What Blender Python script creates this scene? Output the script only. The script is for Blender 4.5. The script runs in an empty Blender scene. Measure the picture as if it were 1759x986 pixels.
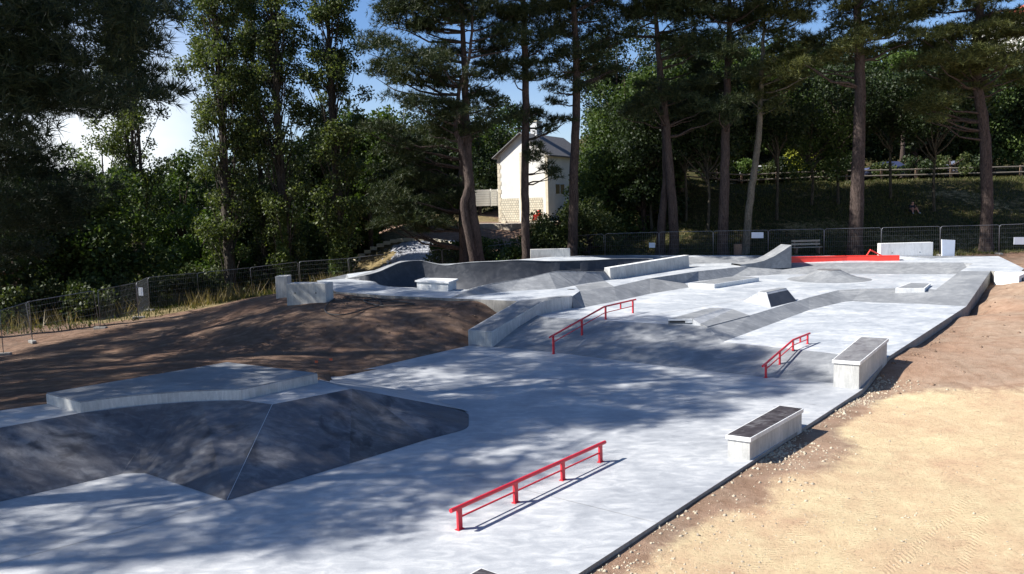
import bpy, bmesh, math, random
import numpy as np
from mathutils import Vector, Matrix, geometry
S = bpy.context.scene
COL = S.collection
PI = math.pi
# ------------------------------------------------------------------ camera
FPX = 1400.0; CX, CY = 879.5, 493.0; CAMH = 5.2
_p = math.radians(5.63); _r = math.radians(1.5)
FWD = np.array([0, math.cos(_p), -math.sin(_p)])
_up0 = np.array([0, math.sin(_p), math.cos(_p)]); _rt0 = np.array([1.0, 0, 0])
RT = _rt0*math.cos(_r) - _up0*math.sin(_r); UP = _rt0*math.sin(_r) + _up0*math.cos(_r)
cam = bpy.data.cameras.new('camera'); camo = bpy.data.objects.new('camera', cam); COL.objects.link(camo)
cam.sensor_width = 36; cam.lens = FPX/1759*36; cam.clip_start = 0.1; cam.clip_end = 3000
M = Matrix.Identity(4)
for i in range(3):
    M[i][0] = RT[i]; M[i][1] = UP[i]; M[i][2] = -FWD[i]
M[2][3] = CAMH
camo.matrix_world = M
S.camera = camo
# ------------------------------------------------------------------ world and sun
SUN_AZ, SUN_EL = 262.0, 42.0
w = bpy.data.worlds.new('World'); S.world = w; w.use_nodes = True
nt = w.node_tree; nt.nodes.clear()
def wn(t): return nt.nodes.new(t)
sky = wn('ShaderNodeTexSky'); sky.sky_type = 'NISHITA'; sky.sun_disc = False
sky.sun_elevation = math.radians(SUN_EL); sky.sun_rotation = math.radians(SUN_AZ)
sky.air_density = 1.0; sky.dust_density = 0.6; sky.ozone_density = 1.6
bg = wn('ShaderNodeBackground'); out = wn('ShaderNodeOutputWorld'); bg.inputs[1].default_value = 0.05
# soft bright clouds near the horizon
tc = wn('ShaderNodeTexCoord'); mp = wn('ShaderNodeMapping'); mp.inputs['Scale'].default_value = (1.0, 1.0, 2.2)
nz = wn('ShaderNodeTexNoise'); nz.inputs['Scale'].default_value = 2.3; nz.inputs['Detail'].default_value = 7; nz.inputs['Roughness'].default_value = .55
cr = wn('ShaderNodeValToRGB'); cr.color_ramp.elements[0].position = .54; cr.color_ramp.elements[1].position = .74
sx = wn('ShaderNodeSeparateXYZ'); mr = wn('ShaderNodeMapRange'); mr.inputs[1].default_value = .02; mr.inputs[2].default_value = .30; mr.inputs[3].default_value = 1; mr.inputs[4].default_value = .0
mul = wn('ShaderNodeMath'); mul.operation = 'MULTIPLY'
vm = wn('ShaderNodeMixRGB'); vm.inputs[2].default_value = (12, 12.3, 12.6, 1)
hz = wn('ShaderNodeMapRange'); hz.inputs[1].default_value = 0.0; hz.inputs[2].default_value = .20; hz.inputs[3].default_value = .36; hz.inputs[4].default_value = 0
mx = wn('ShaderNodeMath'); mx.operation = 'MAXIMUM'
cd_ = FWD+RT*(150-CX)/FPX+UP*(CY-262)/FPX; cd_ = cd_/np.linalg.norm(cd_)
vd = wn('ShaderNodeVectorMath'); vd.operation = 'DISTANCE'; vd.inputs[1].default_value = tuple(cd_)
cl1 = wn('ShaderNodeMapRange'); cl1.inputs[1].default_value = .20; cl1.inputs[2].default_value = .04; cl1.inputs[3].default_value = 0; cl1.inputs[4].default_value = 1.0
cl2 = wn('ShaderNodeMath'); cl2.operation = 'MULTIPLY_ADD'; cl2.inputs[1].default_value = 2.2; cl2.inputs[2].default_value = -.35; cl2.use_clamp = True
cl3 = wn('ShaderNodeMath'); cl3.operation = 'MULTIPLY'; mx2 = wn('ShaderNodeMath'); mx2.operation = 'MAXIMUM'
L = nt.links.new
L(tc.outputs['Generated'], mp.inputs[0]); L(mp.outputs[0], nz.inputs[0]); L(nz.outputs[0], cr.inputs[0])
L(tc.outputs['Generated'], sx.inputs[0]); L(sx.outputs[2], mr.inputs[0]); L(sx.outputs[2], hz.inputs[0])
L(cr.outputs[0], mul.inputs[0]); L(mr.outputs[0], mul.inputs[1])
L(mul.outputs[0], mx.inputs[0]); L(hz.outputs[0], mx.inputs[1])
L(tc.outputs['Generated'], vd.inputs[0]); L(vd.outputs['Value'], cl1.inputs[0]); L(nz.outputs[0], cl2.inputs[0]); L(cl1.outputs[0], cl3.inputs[0]); L(cl2.outputs[0], cl3.inputs[1])
L(mx.outputs[0], mx2.inputs[0]); L(cl3.outputs[0], mx2.inputs[1]); L(mx2.outputs[0], vm.inputs[0]); skt = wn('ShaderNodeMixRGB'); skt.blend_type = 'MULTIPLY'; skt.inputs[0].default_value = 1; skt.inputs[2].default_value = (.95, 1.2, 1.56, 1)
L(sky.outputs[0], skt.inputs[1]); L(skt.outputs[0], vm.inputs[1]); L(vm.outputs[0], bg.inputs[0]); L(bg.outputs[0], out.inputs[0])
sd = bpy.data.lights.new('sun', 'SUN'); sd.energy = 5.0; sd.angle = math.radians(.55); sd.color = (1, .965, .91)
so = bpy.data.objects.new('sun', sd); COL.objects.link(so)
_a, _e = math.radians(SUN_AZ), math.radians(SUN_EL)
TOSUN = Vector((math.sin(_a)*math.cos(_e), math.cos(_a)*math.cos(_e), math.sin(_e)))
so.rotation_euler = TOSUN.to_track_quat('Z', 'Y').to_euler(); so.location = TOSUN*60
S.view_settings.view_transform = 'Standard'; S.view_settings.look = 'None'
S.view_settings.gamma = 1; S.view_settings.use_curve_mapping = False
S.view_settings.exposure = 1.0
S.cycles.max_bounces = 6; S.cycles.transparent_max_bounces = 4
# ------------------------------------------------------------------ geometry of the view (pixels of the photo -> places)
def ray(px, py): return FWD + RT*(px-CX)/FPX + UP*(CY-py)/FPX
def G(px, py, z=0.0):
    D = ray(px, py); t = (z-CAMH)/D[2]; return Vector((D[0]*t, D[1]*t, z))
def R(px, py, d):
    D = ray(px, py); t = d/D[1]; return Vector((D[0]*t, d, CAMH+D[2]*t))
def project(P):
    P = np.asarray(P, float); D = P - np.array([0, 0, CAMH]); Z = D@FWD
    Zs = np.where(Z > .1, Z, .1)
    return CX+FPX*(D@RT)/Zs, CY-FPX*(D@UP)/Zs, Z
DIR1 = Vector((math.sin(math.radians(38.9)), math.cos(math.radians(38.9)), 0))   # along the park
DIR2 = Vector((DIR1.y, -DIR1.x, 0))                                             # across it, to the right
def along(P, px, dr=DIR1):
    """point on the vertical plane through P along dr, seen at column px (mid height)"""
    lo, hi = -20.0, 40.0
    for _ in range(50):
        m = (lo+hi)/2; Q = P+dr*m; x = project((Q.x, Q.y, Q.z))[0]
        if x < px: lo = m
        else: hi = m
    return P+dr*lo
def height_at(P, py):
    d = P.y; x = project((P.x, P.y, P.z))[0]; Q = R(x, py, d); return Q.z
# ------------------------------------------------------------------ materials
MATS = {}
def mat(name):
    m = bpy.data.materials.new(name); m.use_nodes = True; n = m.node_tree
    b = n.nodes['Principled BSDF']; MATS[name] = m
    return m, n, b
def noise(n, scale, detail=5, rough=.55, vec=None, dist=0):
    t = n.nodes.new('ShaderNodeTexNoise'); t.inputs['Scale'].default_value = scale; t.inputs['Detail'].default_value = detail
    t.inputs['Roughness'].default_value = rough; t.inputs['Distortion'].default_value = dist
    if vec is not None: n.links.new(vec, t.inputs['Vector'])
    return t
def ramp(n, fac, stops):
    r = n.nodes.new('ShaderNodeValToRGB'); e = r.color_ramp.elements
    while len(e) < len(stops): e.new(.5)
    for i, (p, c) in enumerate(stops):
        e[i].position = p; e[i].color = (c[0], c[1], c[2], 1) if not isinstance(c, (int, float)) else (c, c, c, 1)
    n.links.new(fac, r.inputs[0]); return r
def mixc(n, fac, a, b, mode='MIX'):
    m = n.nodes.new('ShaderNodeMixRGB'); m.blend_type = mode
    for s, v in ((0, fac), (1, a), (2, b)):
        if isinstance(v, (int, float)): m.inputs[s].default_value = v
        elif isinstance(v, tuple): m.inputs[s].default_value = (v[0], v[1], v[2], 1)
        else: n.links.new(v, m.inputs[s])
    return m
def bump(n, b, hgt, strength=.3, dist=.02):
    u = n.nodes.new('ShaderNodeBump'); u.inputs['Strength'].default_value = strength; u.inputs['Distance'].default_value = dist
    n.links.new(hgt, u.inputs['Height']); n.links.new(u.outputs[0], b.inputs['Normal'])
def coords(n, scale=(1, 1, 1), rot=0.0, kind='Object'):
    t = n.nodes.new('ShaderNodeTexCoord'); m = n.nodes.new('ShaderNodeMapping'); m.inputs['Scale'].default_value = scale; m.inputs['Rotation'].default_value = (0, 0, rot)
    n.links.new(t.outputs[kind], m.inputs[0]); return m.outputs[0]
def concrete(name, lo, mid, hi, rough=.6, sc=1.0, stain=0.0, vstreak=False, speck=.12):
    m, n, b = mat(name)
    v = coords(n, (1, 1, 1)); vs = coords(n, (.9, 1.9, 1) if not vstreak else (3, 3, .5), math.radians(0))
    a = noise(n, .55*sc, 9, .62, v, .6); c = noise(n, 2.6*sc, 8, .65, vs, .8); f = noise(n, 38, 4, .6, v)
    s1 = mixc(n, .5, a.outputs[0], c.outputs[0])
    r = ramp(n, s1.outputs[0], [(.34, lo), (.49, mid), (.63, hi)])
    g = mixc(n, speck, r.outputs[0], ramp(n, f.outputs[0], [(.35, .25), (.65, 1.0)]).outputs[0], 'MULTIPLY')
    last = g.outputs[0]
    if stain:
        q = noise(n, .8, 6, .6, coords(n, (1.3, 1.3, 1.3)), .5)
        rr = ramp(n, q.outputs[0], [(.56, 0.0), (.66, 1.0)])
        k = n.nodes.new('ShaderNodeMath'); k.operation = 'MULTIPLY'; k.inputs[1].default_value = stain; n.links.new(rr.outputs[0], k.inputs[0])
        last = mixc(n, k.outputs[0], last, (lo[0]*.35, lo[1]*.33, lo[2]*.33)).outputs[0]
    n.links.new(last, b.inputs['Base Color'])
    rgh = ramp(n, c.outputs[0], [(.3, rough-.12), (.7, min(1, rough+.15))]); n.links.new(rgh.outputs[0], b.inputs['Roughness'])
    b.inputs['Specular IOR Level'].default_value = .35
    bump(n, b, mixc(n, .4, f.outputs[0], c.outputs[0]).outputs[0], .22, .01)
    return m
concrete('floor_concrete', (.25, .262, .28), (.36, .37, .382), (.52, .52, .51), .55)
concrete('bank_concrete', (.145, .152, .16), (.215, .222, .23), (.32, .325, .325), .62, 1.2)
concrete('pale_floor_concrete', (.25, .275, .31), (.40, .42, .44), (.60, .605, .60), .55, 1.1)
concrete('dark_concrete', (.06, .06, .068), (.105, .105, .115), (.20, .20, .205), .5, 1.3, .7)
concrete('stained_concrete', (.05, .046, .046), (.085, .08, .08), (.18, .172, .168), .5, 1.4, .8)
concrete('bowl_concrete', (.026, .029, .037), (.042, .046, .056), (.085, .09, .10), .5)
concrete('cast_concrete', (.30, .30, .285), (.46, .455, .43), (.62, .61, .57), .75, 1.5, 0, True)
concrete('white_cast', (.52, .52, .50), (.70, .70, .68), (.82, .82, .80), .7, 1.5, 0, True)
concrete('ledge_top', (.11, .10, .105), (.19, .185, .185), (.30, .295, .29), .45, 2.0)
concrete('ledge_top_dark', (.028, .024, .026), (.06, .052, .055), (.17, .165, .165), .35, 2.0)
concrete('skirt_concrete', (.16, .15, .14), (.25, .24, .22), (.36, .34, .31), .85, 2.0, 0, True)
def simple(name, col, rough=.6, metal=0.0, var=.15, sc=8, bmp=.1):
    m, n, b = mat(name); v = coords(n); a = noise(n, sc, 5, .6, v)
    r = ramp(n, a.outputs[0], [(.3, tuple(c*(1-var) for c in col)), (.7, tuple(min(1, c*(1+var)) for c in col))])
    n.links.new(r.outputs[0], b.inputs['Base Color']); b.inputs['Roughness'].default_value = rough; b.inputs['Metallic'].default_value = metal
    if bmp: bump(n, b, a.outputs[0], bmp, .01)
    return m
simple('red_paint', (.56, .022, .035), .38, 0, .10, 5, .03)
simple('orange_red_paint', (.80, .045, .03), .45, 0, .08, 4, .03)
simple('galvanised', (.20, .205, .22), .5, .6, .15, 20)
simple('white_sheet', (.62, .66, .72), .5, 0, .05, 3)
simple('steel_edge', (.55, .56, .57), .4, .6, .15, 20)
simple('timber', (.20, .13, .09), .85, 0, .35, 12, .4)
simple('grey_timber', (.15, .13, .105), .85, 0, .3, 12, .4)
simple('pale_timber', (.42, .36, .27), .85, 0, .25, 12, .4)
simple('rubber', (.03, .028, .027), .6, 0, .3, 12)
simple('black_slot', (.03, .03, .03), .8)
simple('glass_dark', (.03, .035, .045), .12, 0, .1)
simple('car_silver', (.42, .44, .50), .3, .5, .05)
simple('car_blue', (.10, .12, .22), .3, .4, .05)
simple('car_white', (.75, .75, .75), .3, 0, .03)
simple('roof_slate', (.13, .125, .125), .75, 0, .35, 6, .4)
simple('roof_tile', (.55, .12, .07), .75, 0, .25, 6, .4)
simple('render_wall', (.70, .68, .62), .9, 0, .10, 1.2, .2)
simple('render_side', (.62, .62, .62), .9, 0, .10, 1.2, .2)
simple('quoin', (.56, .50, .38), .9, 0, .15, 4, .3)
simple('skin', (.45, .22, .15), .6, 0, .05)
simple('dark_cloth', (.012, .012, .02), .9, 0, .2)
simple('hair', (.02, .012, .008), .8)
simple('shoe_grey', (.3, .3, .33), .8)
simple('flag_orange', (.8, .16, .06), .7)
simple('red_plastic', (.65, .03, .02), .4)
simple('rubble', (.42, .36, .28), .95, 0, .3, 4, .5)
simple('pebble', (.40, .34, .25), .95, 0, .35, 1.5, 0)
simple('clod', (.20, .13, .085), .95, 0, .35, 1.5, 0)
# stone plinth with courses
m, n, b = mat('stone_courses'); br = n.nodes.new('ShaderNodeTexBrick'); v = coords(n, (1, 1, 1), 0, 'Generated')
br.inputs['Scale'].default_value = 1; br.inputs['Brick Width'].default_value = .13; br.inputs['Row Height'].default_value = .10; br.inputs['Mortar Size'].default_value = .008
br.inputs['Color1'].default_value = (.62, .57, .44, 1); br.inputs['Color2'].default_value = (.50, .45, .34, 1); br.inputs['Mortar'].default_value = (.16, .15, .13, 1)
sp = n.nodes.new('ShaderNodeSeparateXYZ'); cb = n.nodes.new('ShaderNodeCombineXYZ'); n.links.new(v, sp.inputs[0]); n.links.new(sp.outputs[0], cb.inputs[0]); n.links.new(sp.outputs[2], cb.inputs[1])
n.links.new(cb.outputs[0], br.inputs[0]); n.links.new(br.outputs[0], b.inputs['Base Color']); b.inputs['Roughness'].default_value = .9; bump(n, b, br.outputs[1], -.8, .03)
# bark
def bark(name, c0, c1, vs=1.0):
    m, n, b = mat(name); v = coords(n, (6, 6, 1.3*vs)); a = noise(n, 2.2, 8, .7, v, 1.2); a2 = noise(n, .7, 4, .6, coords(n))
    r = ramp(n, a.outputs[0], [(.38, c0), (.62, c1)]); g = mixc(n, .35, r.outputs[0], ramp(n, a2.outputs[0], [(.35, .35), (.65, 1.0)]).outputs[0], 'MULTIPLY')
    n.links.new(g.outputs[0], b.inputs['Base Color']); b.inputs['Roughness'].default_value = .95; b.inputs['Specular IOR Level'].default_value = .2
    bump(n, b, a.outputs[0], 1.0, .06)
bark('pine_bark', (.028, .021, .018), (.115, .085, .072)); bark('pale_bark', (.08, .07, .05), (.24, .21, .16)); bark('poplar_bark', (.035, .03, .024), (.12, .10, .08)); bark('dull_bark', (.03, .027, .02), (.12, .105, .075))
# leaves
def leaf(name, a, bcol, c, trans=.3):
    m, n, b = mat(name); g = n.nodes.new('ShaderNodeNewGeometry'); ns = noise(n, .45, 3, .6, coords(n))
    mm = mixc(n, .45, g.outputs['Random Per Island'], ns.outputs[0])
    r = ramp(n, mm.outputs[0], [(.18, a), (.5, bcol), (.85, c)])
    n.links.new(r.outputs[0], b.inputs['Base Color']); b.inputs['Roughness'].default_value = .55; b.inputs['Specular IOR Level'].default_value = .25
    t = n.nodes.new('ShaderNodeBsdfTranslucent'); ms = n.nodes.new('ShaderNodeMixShader'); ms.inputs[0].default_value = trans
    br_ = mixc(n, 1.0, r.outputs[0], (1.5, 1.6, .7), 'MULTIPLY'); n.links.new(br_.outputs[0], t.inputs[0])
    n.links.new(b.outputs[0], ms.inputs[1]); n.links.new(t.outputs[0], ms.inputs[2])
    n.links.new(ms.outputs[0], n.nodes['Material Output'].inputs[0])
leaf('needles', (.010, .020, .007), (.024, .038, .012), (.07, .075, .027), .12)
leaf('needles_near', (.008, .017, .009), (.016, .030, .013), (.04, .05, .022), .12)
leaf('needles_olive', (.026, .034, .010), (.06, .072, .019), (.15, .15, .048), .2)
leaf('poplar_leaf', (.024, .038, .011), (.06, .082, .024), (.16, .175, .065), .32)
leaf('poplar_leaf_low', (.045, .07, .018), (.09, .125, .035), (.16, .19, .06), .3)
leaf('dark_leaf', (.008, .016, .006), (.018, .032, .009), (.042, .06, .018), .22)
leaf('mid_leaf', (.018, .036, .009), (.042, .07, .017), (.10, .135, .035), .3)
leaf('light_leaf', (.035, .062, .013), (.062, .105, .022), (.12, .165, .04), .3)
leaf('yellow_leaf', (.12, .13, .02), (.22, .24, .03), (.4, .38, .06), .4)
leaf('hedge_leaf', (.018, .032, .009), (.045, .062, .017), (.095, .105, .038), .22)
leaf('grass_blade', (.025, .035, .008), (.055, .065, .016), (.15, .125, .045), .25)
leaf('dry_grass', (.08, .06, .028), (.16, .12, .055), (.30, .24, .125), .25)
# water
m, n, b = mat('river_water'); b.inputs['Base Color'].default_value = (.03, .045, .02, 1); b.inputs['Roughness'].default_value = .08
bump(n, b, noise(n, 1.2, 3, .5, coords(n)).outputs[0], .15, .05)
# tarp
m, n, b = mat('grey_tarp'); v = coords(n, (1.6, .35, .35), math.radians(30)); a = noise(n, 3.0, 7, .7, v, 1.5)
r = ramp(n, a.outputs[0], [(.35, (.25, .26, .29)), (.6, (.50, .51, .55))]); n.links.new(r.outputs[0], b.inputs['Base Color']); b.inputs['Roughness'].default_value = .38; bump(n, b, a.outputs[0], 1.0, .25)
# ground: colours of the soils chosen by a painted mask of which soil lies where
m, n, b = mat('ground_soil')
at = n.nodes.new('ShaderNodeVertexColor'); at.layer_name = 'soil'; sp = n.nodes.new('ShaderNodeSeparateColor'); n.links.new(at.outputs[0], sp.inputs[0])
v = coords(n)
big = noise(n, .35, 7, .65, v, .6); mid = noise(n, 2.2, 9, .7, v, .4); fine = noise(n, 16, 8, .75, v); vf = noise(n, 60, 4, .7, v)
trk = n.nodes.new('ShaderNodeTexWave'); trk.inputs['Scale'].default_value = 1.4; trk.inputs['Distortion'].default_value = 3.5; trk.inputs['Detail'].default_value = 4
n.links.new(coords(n, (1, 1, 1), math.radians(-52)), trk.inputs[0])
bl_ = ramp(n, mid.outputs[0], [(.3, (.105, .07, .048)), (.5, (.175, .118, .083)), (.7, (.29, .20, .145))])
br2 = ramp(n, mid.outputs[0], [(.3, (.27, .18, .12)), (.5, (.37, .265, .185)), (.7, (.46, .345, .25))])
b1 = mixc(n, at.outputs[1], bl_.outputs[0], br2.outputs[0])
b1 = mixc(n, .8, b1.outputs[0], ramp(n, big.outputs[0], [(.38, (1.0, .86, .80)), (.6, (1.0, 1.0, 1.0))]).outputs[0], 'MULTIPLY')
c1 = ramp(n, mid.outputs[0], [(.32, (.49, .325, .195)), (.5, (.59, .435, .255)), (.66, (.70, .57, .34))])
c1 = mixc(n, .4, c1.outputs[0], ramp(n, big.outputs[0], [(.40, (.57, .375, .25)), (.60, (.71, .59, .36))]).outputs[0])
c1 = mixc(n, .75, c1.outputs[0], ramp(n, fine.outputs[0], [(.34, .58), (.46, 1.0), (.8, 1.0)]).outputs[0], 'MULTIPLY')
g1 = ramp(n, mid.outputs[0], [(.35, (.028, .033, .011)), (.5, (.05, .048, .016)), (.66, (.13, .09, .045))])
g1 = mixc(n, .5, g1.outputs[0], ramp(n, fine.outputs[0], [(.4, .3), (.6, 1.0)]).outputs[0], 'MULTIPLY')
d1 = ramp(n, mid.outputs[0], [(.35, (.10, .075, .035)), (.5, (.19, .145, .07)), (.66, (.32, .25, .13))])
def nfac(ch, k=.35):
    a = n.nodes.new('ShaderNodeMath'); a.operation = 'MULTIPLY_ADD'; n.links.new(mid.outputs[0], a.inputs[0]); a.inputs[1].default_value = k*2; a.inputs[2].default_value = -k
    q = n.nodes.new('ShaderNodeMath'); q.operation = 'ADD'; n.links.new(sp.outputs[ch], q.inputs[0]); n.links.new(a.outputs[0], q.inputs[1])
    return ramp(n, q.outputs[0], [(.42 if ch else .34, 0.0), (.58 if ch else .66, 1.0)]).outputs[0]
x1 = mixc(n, nfac(0), b1.outputs[0], c1.outputs[0]); x2 = mixc(n, nfac(1), x1.outputs[0], g1.outputs[0]); x3 = mixc(n, nfac(2), x2.outputs[0], d1.outputs[0])
x4 = mixc(n, .22, x3.outputs[0], ramp(n, fine.outputs[0], [(.3, .4), (.6, 1.0)]).outputs[0], 'MULTIPLY')
n.links.new(x4.outputs[0], b.inputs['Base Color']); b.inputs['Roughness'].default_value = .97; b.inputs['Specular IOR Level'].default_value = .15
# tyre tracks: two wheel ruts with cross treads pressed into the pale dirt
def mth(op, a, b_=None, c_=None):
    q = n.nodes.new('ShaderNodeMath'); q.operation = op
    for i, v_ in enumerate((a, b_, c_)):
        if v_ is None: continue
        if isinstance(v_, (int, float)): q.inputs[i].default_value = v_
        else: n.links.new(v_, q.inputs[i])
    return q.outputs[0]
_sx = n.nodes.new('ShaderNodeSeparateXYZ'); n.links.new(v, _sx.inputs[0])
trm = None
for (ax, ay, bx_, by_) in ((1652, 986, 1712, 700), (1570, 930, 1759, 742)):
    A_, B_ = G(ax, ay, -.1), G(bx_, by_, -.1); dv = (B_-A_).normalized(); nx_, ny_ = -dv.y, dv.x
    wob = mth('MULTIPLY', mth('SUBTRACT', big.outputs[0], .5), .9)
    cr_ = mth('ADD', mth('ADD', mth('MULTIPLY', _sx.outputs[0], nx_), mth('MULTIPLY', _sx.outputs[1], ny_)), mth('ADD', wob, -(A_.x*nx_+A_.y*ny_)))
    al_ = mth('ADD', mth('MULTIPLY', _sx.outputs[0], dv.x), mth('MULTIPLY', _sx.outputs[1], dv.y))
    tr_ = mth('ADD', mth('MULTIPLY', mth('SINE', mth('MULTIPLY', mth('ADD', al_, mth('ABSOLUTE', cr_)), 55.0)), .5), .5)
    for off in (0.0, 1.5):
        mk = mth('LESS_THAN', mth('ABSOLUTE', mth('SUBTRACT', cr_, off)), .15); vv_ = mth('MULTIPLY', mk, tr_); trm = vv_ if trm is None else mth('MAXIMUM', trm, vv_)
trm = mth('MULTIPLY', mth('MULTIPLY', trm, sp.outputs[0]), mth('GREATER_THAN', mid.outputs[0], .36))
hh = mixc(n, .5, mid.outputs[0], fine.outputs[0]); hh = mixc(n, .25, hh.outputs[0], vf.outputs[0]); hh = mixc(n, .10, hh.outputs[0], trm, 'SUBTRACT')
bump(n, b, hh.outputs[0], 1.0, .10)
concrete('asphalt', (.04, .04, .042), (.05, .05, .052), (.065, .065, .066), .9)
# ------------------------------------------------------------------ object helpers
def link(name, me, m, parent=None, smooth=False):
    if m is not None:
        for q in (m if isinstance(m, (list, tuple)) else [m]): me.materials.append(MATS[q])
    o = bpy.data.objects.new(name, me); COL.objects.link(o)
    if parent is not None: o.parent = parent
    if smooth:
        me.polygons.foreach_set('use_smooth', [True]*len(me.polygons))
    return o
def tag(o, label=None, cat=None, group=None, kind=None):
    if label: o['label'] = label
    if cat: o['category'] = cat
    if group: o['group'] = group
    if kind: o['kind'] = kind
    return o
def empty(name, loc, label, cat, group=None, rz=0.0):
    o = bpy.data.objects.new(name, None); o.empty_display_size = .2; COL.objects.link(o); o.location = loc; o.rotation_euler = (0, 0, rz)
    return tag(o, label, cat, group)
class MB:
    """collects simple shapes; build() links them as ONE mesh object"""
    def __init__(s, origin=(0, 0, 0)): s.v = []; s.f = []; s.o = Vector(origin)
    def add(s, vs, fs):
        k = len(s.v); s.v += [tuple(Vector(q)-s.o) for q in vs]; s.f += [tuple(i+k for i in f) for f in fs]; return s
    def prism(s, bottom, top):
        n_ = len(bottom); vs = list(bottom)+list(top)
        fs = [tuple(range(n_))[::-1], tuple(range(n_, 2*n_))]+[(i, (i+1) % n_, n_+(i+1) % n_, n_+i) for i in range(n_)]
        return s.add(vs, fs)
    def box(s, c, u, l, w_, h, z0=0.0):
        """box centred at c in plan, length l along u, width w_ across, from c.z+z0 up h"""
        c = Vector(c); u = Vector((u[0], u[1], 0)).normalized(); v_ = Vector((-u.y, u.x, 0))
        b_ = [c+u*a*l/2+v_*b2*w_/2+Vector((0, 0, z0)) for a, b2 in ((-1, -1), (1, -1), (1, 1), (-1, 1))]
        return s.prism(b_, [q+Vector((0, 0, h)) for q in b_])
    def quad4(s, pts, h, down=0.0):
        b_ = [Vector(p)-Vector((0, 0, down)) for p in pts]; return s.prism(b_, [Vector(p)+Vector((0, 0, h)) for p in pts])
    def tube(s, pts, rad, sides=8, cap=True):
        pts = [Vector(p) for p in pts]; rad = [rad]*len(pts) if isinstance(rad, (int, float)) else rad
        vs = []; fs = []; up = None
        for i, p in enumerate(pts):
            t = (pts[min(i+1, len(pts)-1)]-pts[max(i-1, 0)]).normalized()
            if up is None: up = Vector((0, 0, 1)) if abs(t.z) < .9 else Vector((1, 0, 0))
            x = t.cross(up).normalized(); y = x.cross(t).normalized(); up = y
            for k in range(sides):
                a = 2*PI*k/sides; vs.append(p+(x*math.cos(a)+y*math.sin(a))*rad[i])
        for i in range(len(pts)-1):
            for k in range(sides):
                k2 = (k+1) % sides; fs.append((i*sides+k, i*sides+k2, (i+1)*sides+k2, (i+1)*sides+k))
        if cap: fs.append(tuple(range(sides))); fs.append(tuple(range((len(pts)-1)*sides, len(pts)*sides))[::-1])
        return s.add(vs, fs)
    def build(s, name, m, parent=None, smooth=False, bevel=0.0):
        me = bpy.data.meshes.new(name); me.from_pydata(s.v, [], s.f)
        bm = bmesh.new(); bm.from_mesh(me); bmesh.ops.recalc_face_normals(bm, faces=bm.faces)
        if bevel: bmesh.ops.bevel(bm, geom=[e for e in bm.edges], offset=bevel, segments=2, affect='EDGES', profile=.6, clamp_overlap=True)
        bm.to_mesh(me); bm.free(); me.update()
        return link(name, me, m, parent, smooth)
def inpoly(px, py, poly):
    px = np.asarray(px, float); py = np.asarray(py, float); r = np.zeros(px.shape, bool); n_ = len(poly)
    for i in range(n_):
        x0, y0 = poly[i][0], poly[i][1]; x1, y1 = poly[(i+1) % n_][0], poly[(i+1) % n_][1]
        c = ((y0 > py) != (y1 > py)); t = (x1-x0)*(py-y0)/((y1-y0) if y1 != y0 else 1e-9)+x0
        r ^= c & (px < t)
    return r
def cdt(name, outer, m, holes=(), extra=(), kind='structure', parent=None, smooth=False, skirt=None, dz=0.0):
    vs = [Vector(p) for p in outer]; ed = [(i, (i+1) % len(outer)) for i in range(len(outer))]
    for h in holes:
        k = len(vs); vs += [Vector(p) for p in h]; ed += [(k+i, k+(i+1) % len(h)) for i in range(len(h))]
    vs += [Vector(p) for p in extra]
    r = geometry.delaunay_2d_cdt([q.xy for q in vs], ed, [], 0, 1e-5)
    ov, of, src = r[0], r[2], r[3]
    z = [vs[s_[0]].z if s_ else 0 for s_ in src]
    cen = np.array([[(ov[f[0]].x+ov[f[1]].x+ov[f[2]].x)/3, (ov[f[0]].y+ov[f[1]].y+ov[f[2]].y)/3] for f in of])
    ok = inpoly(cen[:, 0], cen[:, 1], outer)
    for h in holes: ok &= ~inpoly(cen[:, 0], cen[:, 1], h)
    fs = [tuple(f) for f, o_ in zip(of, ok) if o_]
    V = [(p.x, p.y, zz+dz) for p, zz in zip(ov, z)]
    me = bpy.data.meshes.new(name); me.from_pydata(V, [], fs)
    bm = bmesh.new(); bm.from_mesh(me); bmesh.ops.delete(bm, geom=[v_ for v_ in bm.verts if not v_.link_faces], context='VERTS')
    bmesh.ops.recalc_face_normals(bm, faces=bm.faces)
    if sum(f.normal.z for f in bm.faces) < 0: bmesh.ops.reverse_faces(bm, faces=bm.faces)
    bm.to_mesh(me); bm.free()
    o = link(name, me, m, parent, smooth)
    if kind: o['kind'] = kind
    return o
def skirt(name, pts, depth, parent=None, m='skirt_concrete', off=0.0):
    b_ = MB()
    for a, c in zip(pts[:-1], pts[1:]):
        a, c = Vector(a), Vector(c); b_.add([a, c, c-Vector((0, 0, depth)), a-Vector((0, 0, depth))], [(0, 1, 2, 3)])
    o = b_.build(name, m, parent)
    if parent is None: o['kind'] = 'structure'
    return o
def smoothline(pts, k=6, closed=False):
    P = [Vector(p) for p in pts]; n_ = len(P); out_ = []
    rng = range(n_) if closed else range(n_-1)
    for i in rng:
        if closed: p0, p1, p2, p3 = P[(i-1) % n_], P[i], P[(i+1) % n_], P[(i+2) % n_]
        else: p0, p1, p2, p3 = P[max(i-1, 0)], P[i], P[i+1], P[min(i+2, n_-1)]
        for j in range(k):
            t = j/k; out_.append(.5*((2*p1)+(-p0+p2)*t+(2*p0-5*p1+4*p2-p3)*t*t+(-p0+3*p1-3*p2+p3)*t**3))
    if not closed: out_.append(P[-1])
    return out_
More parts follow.
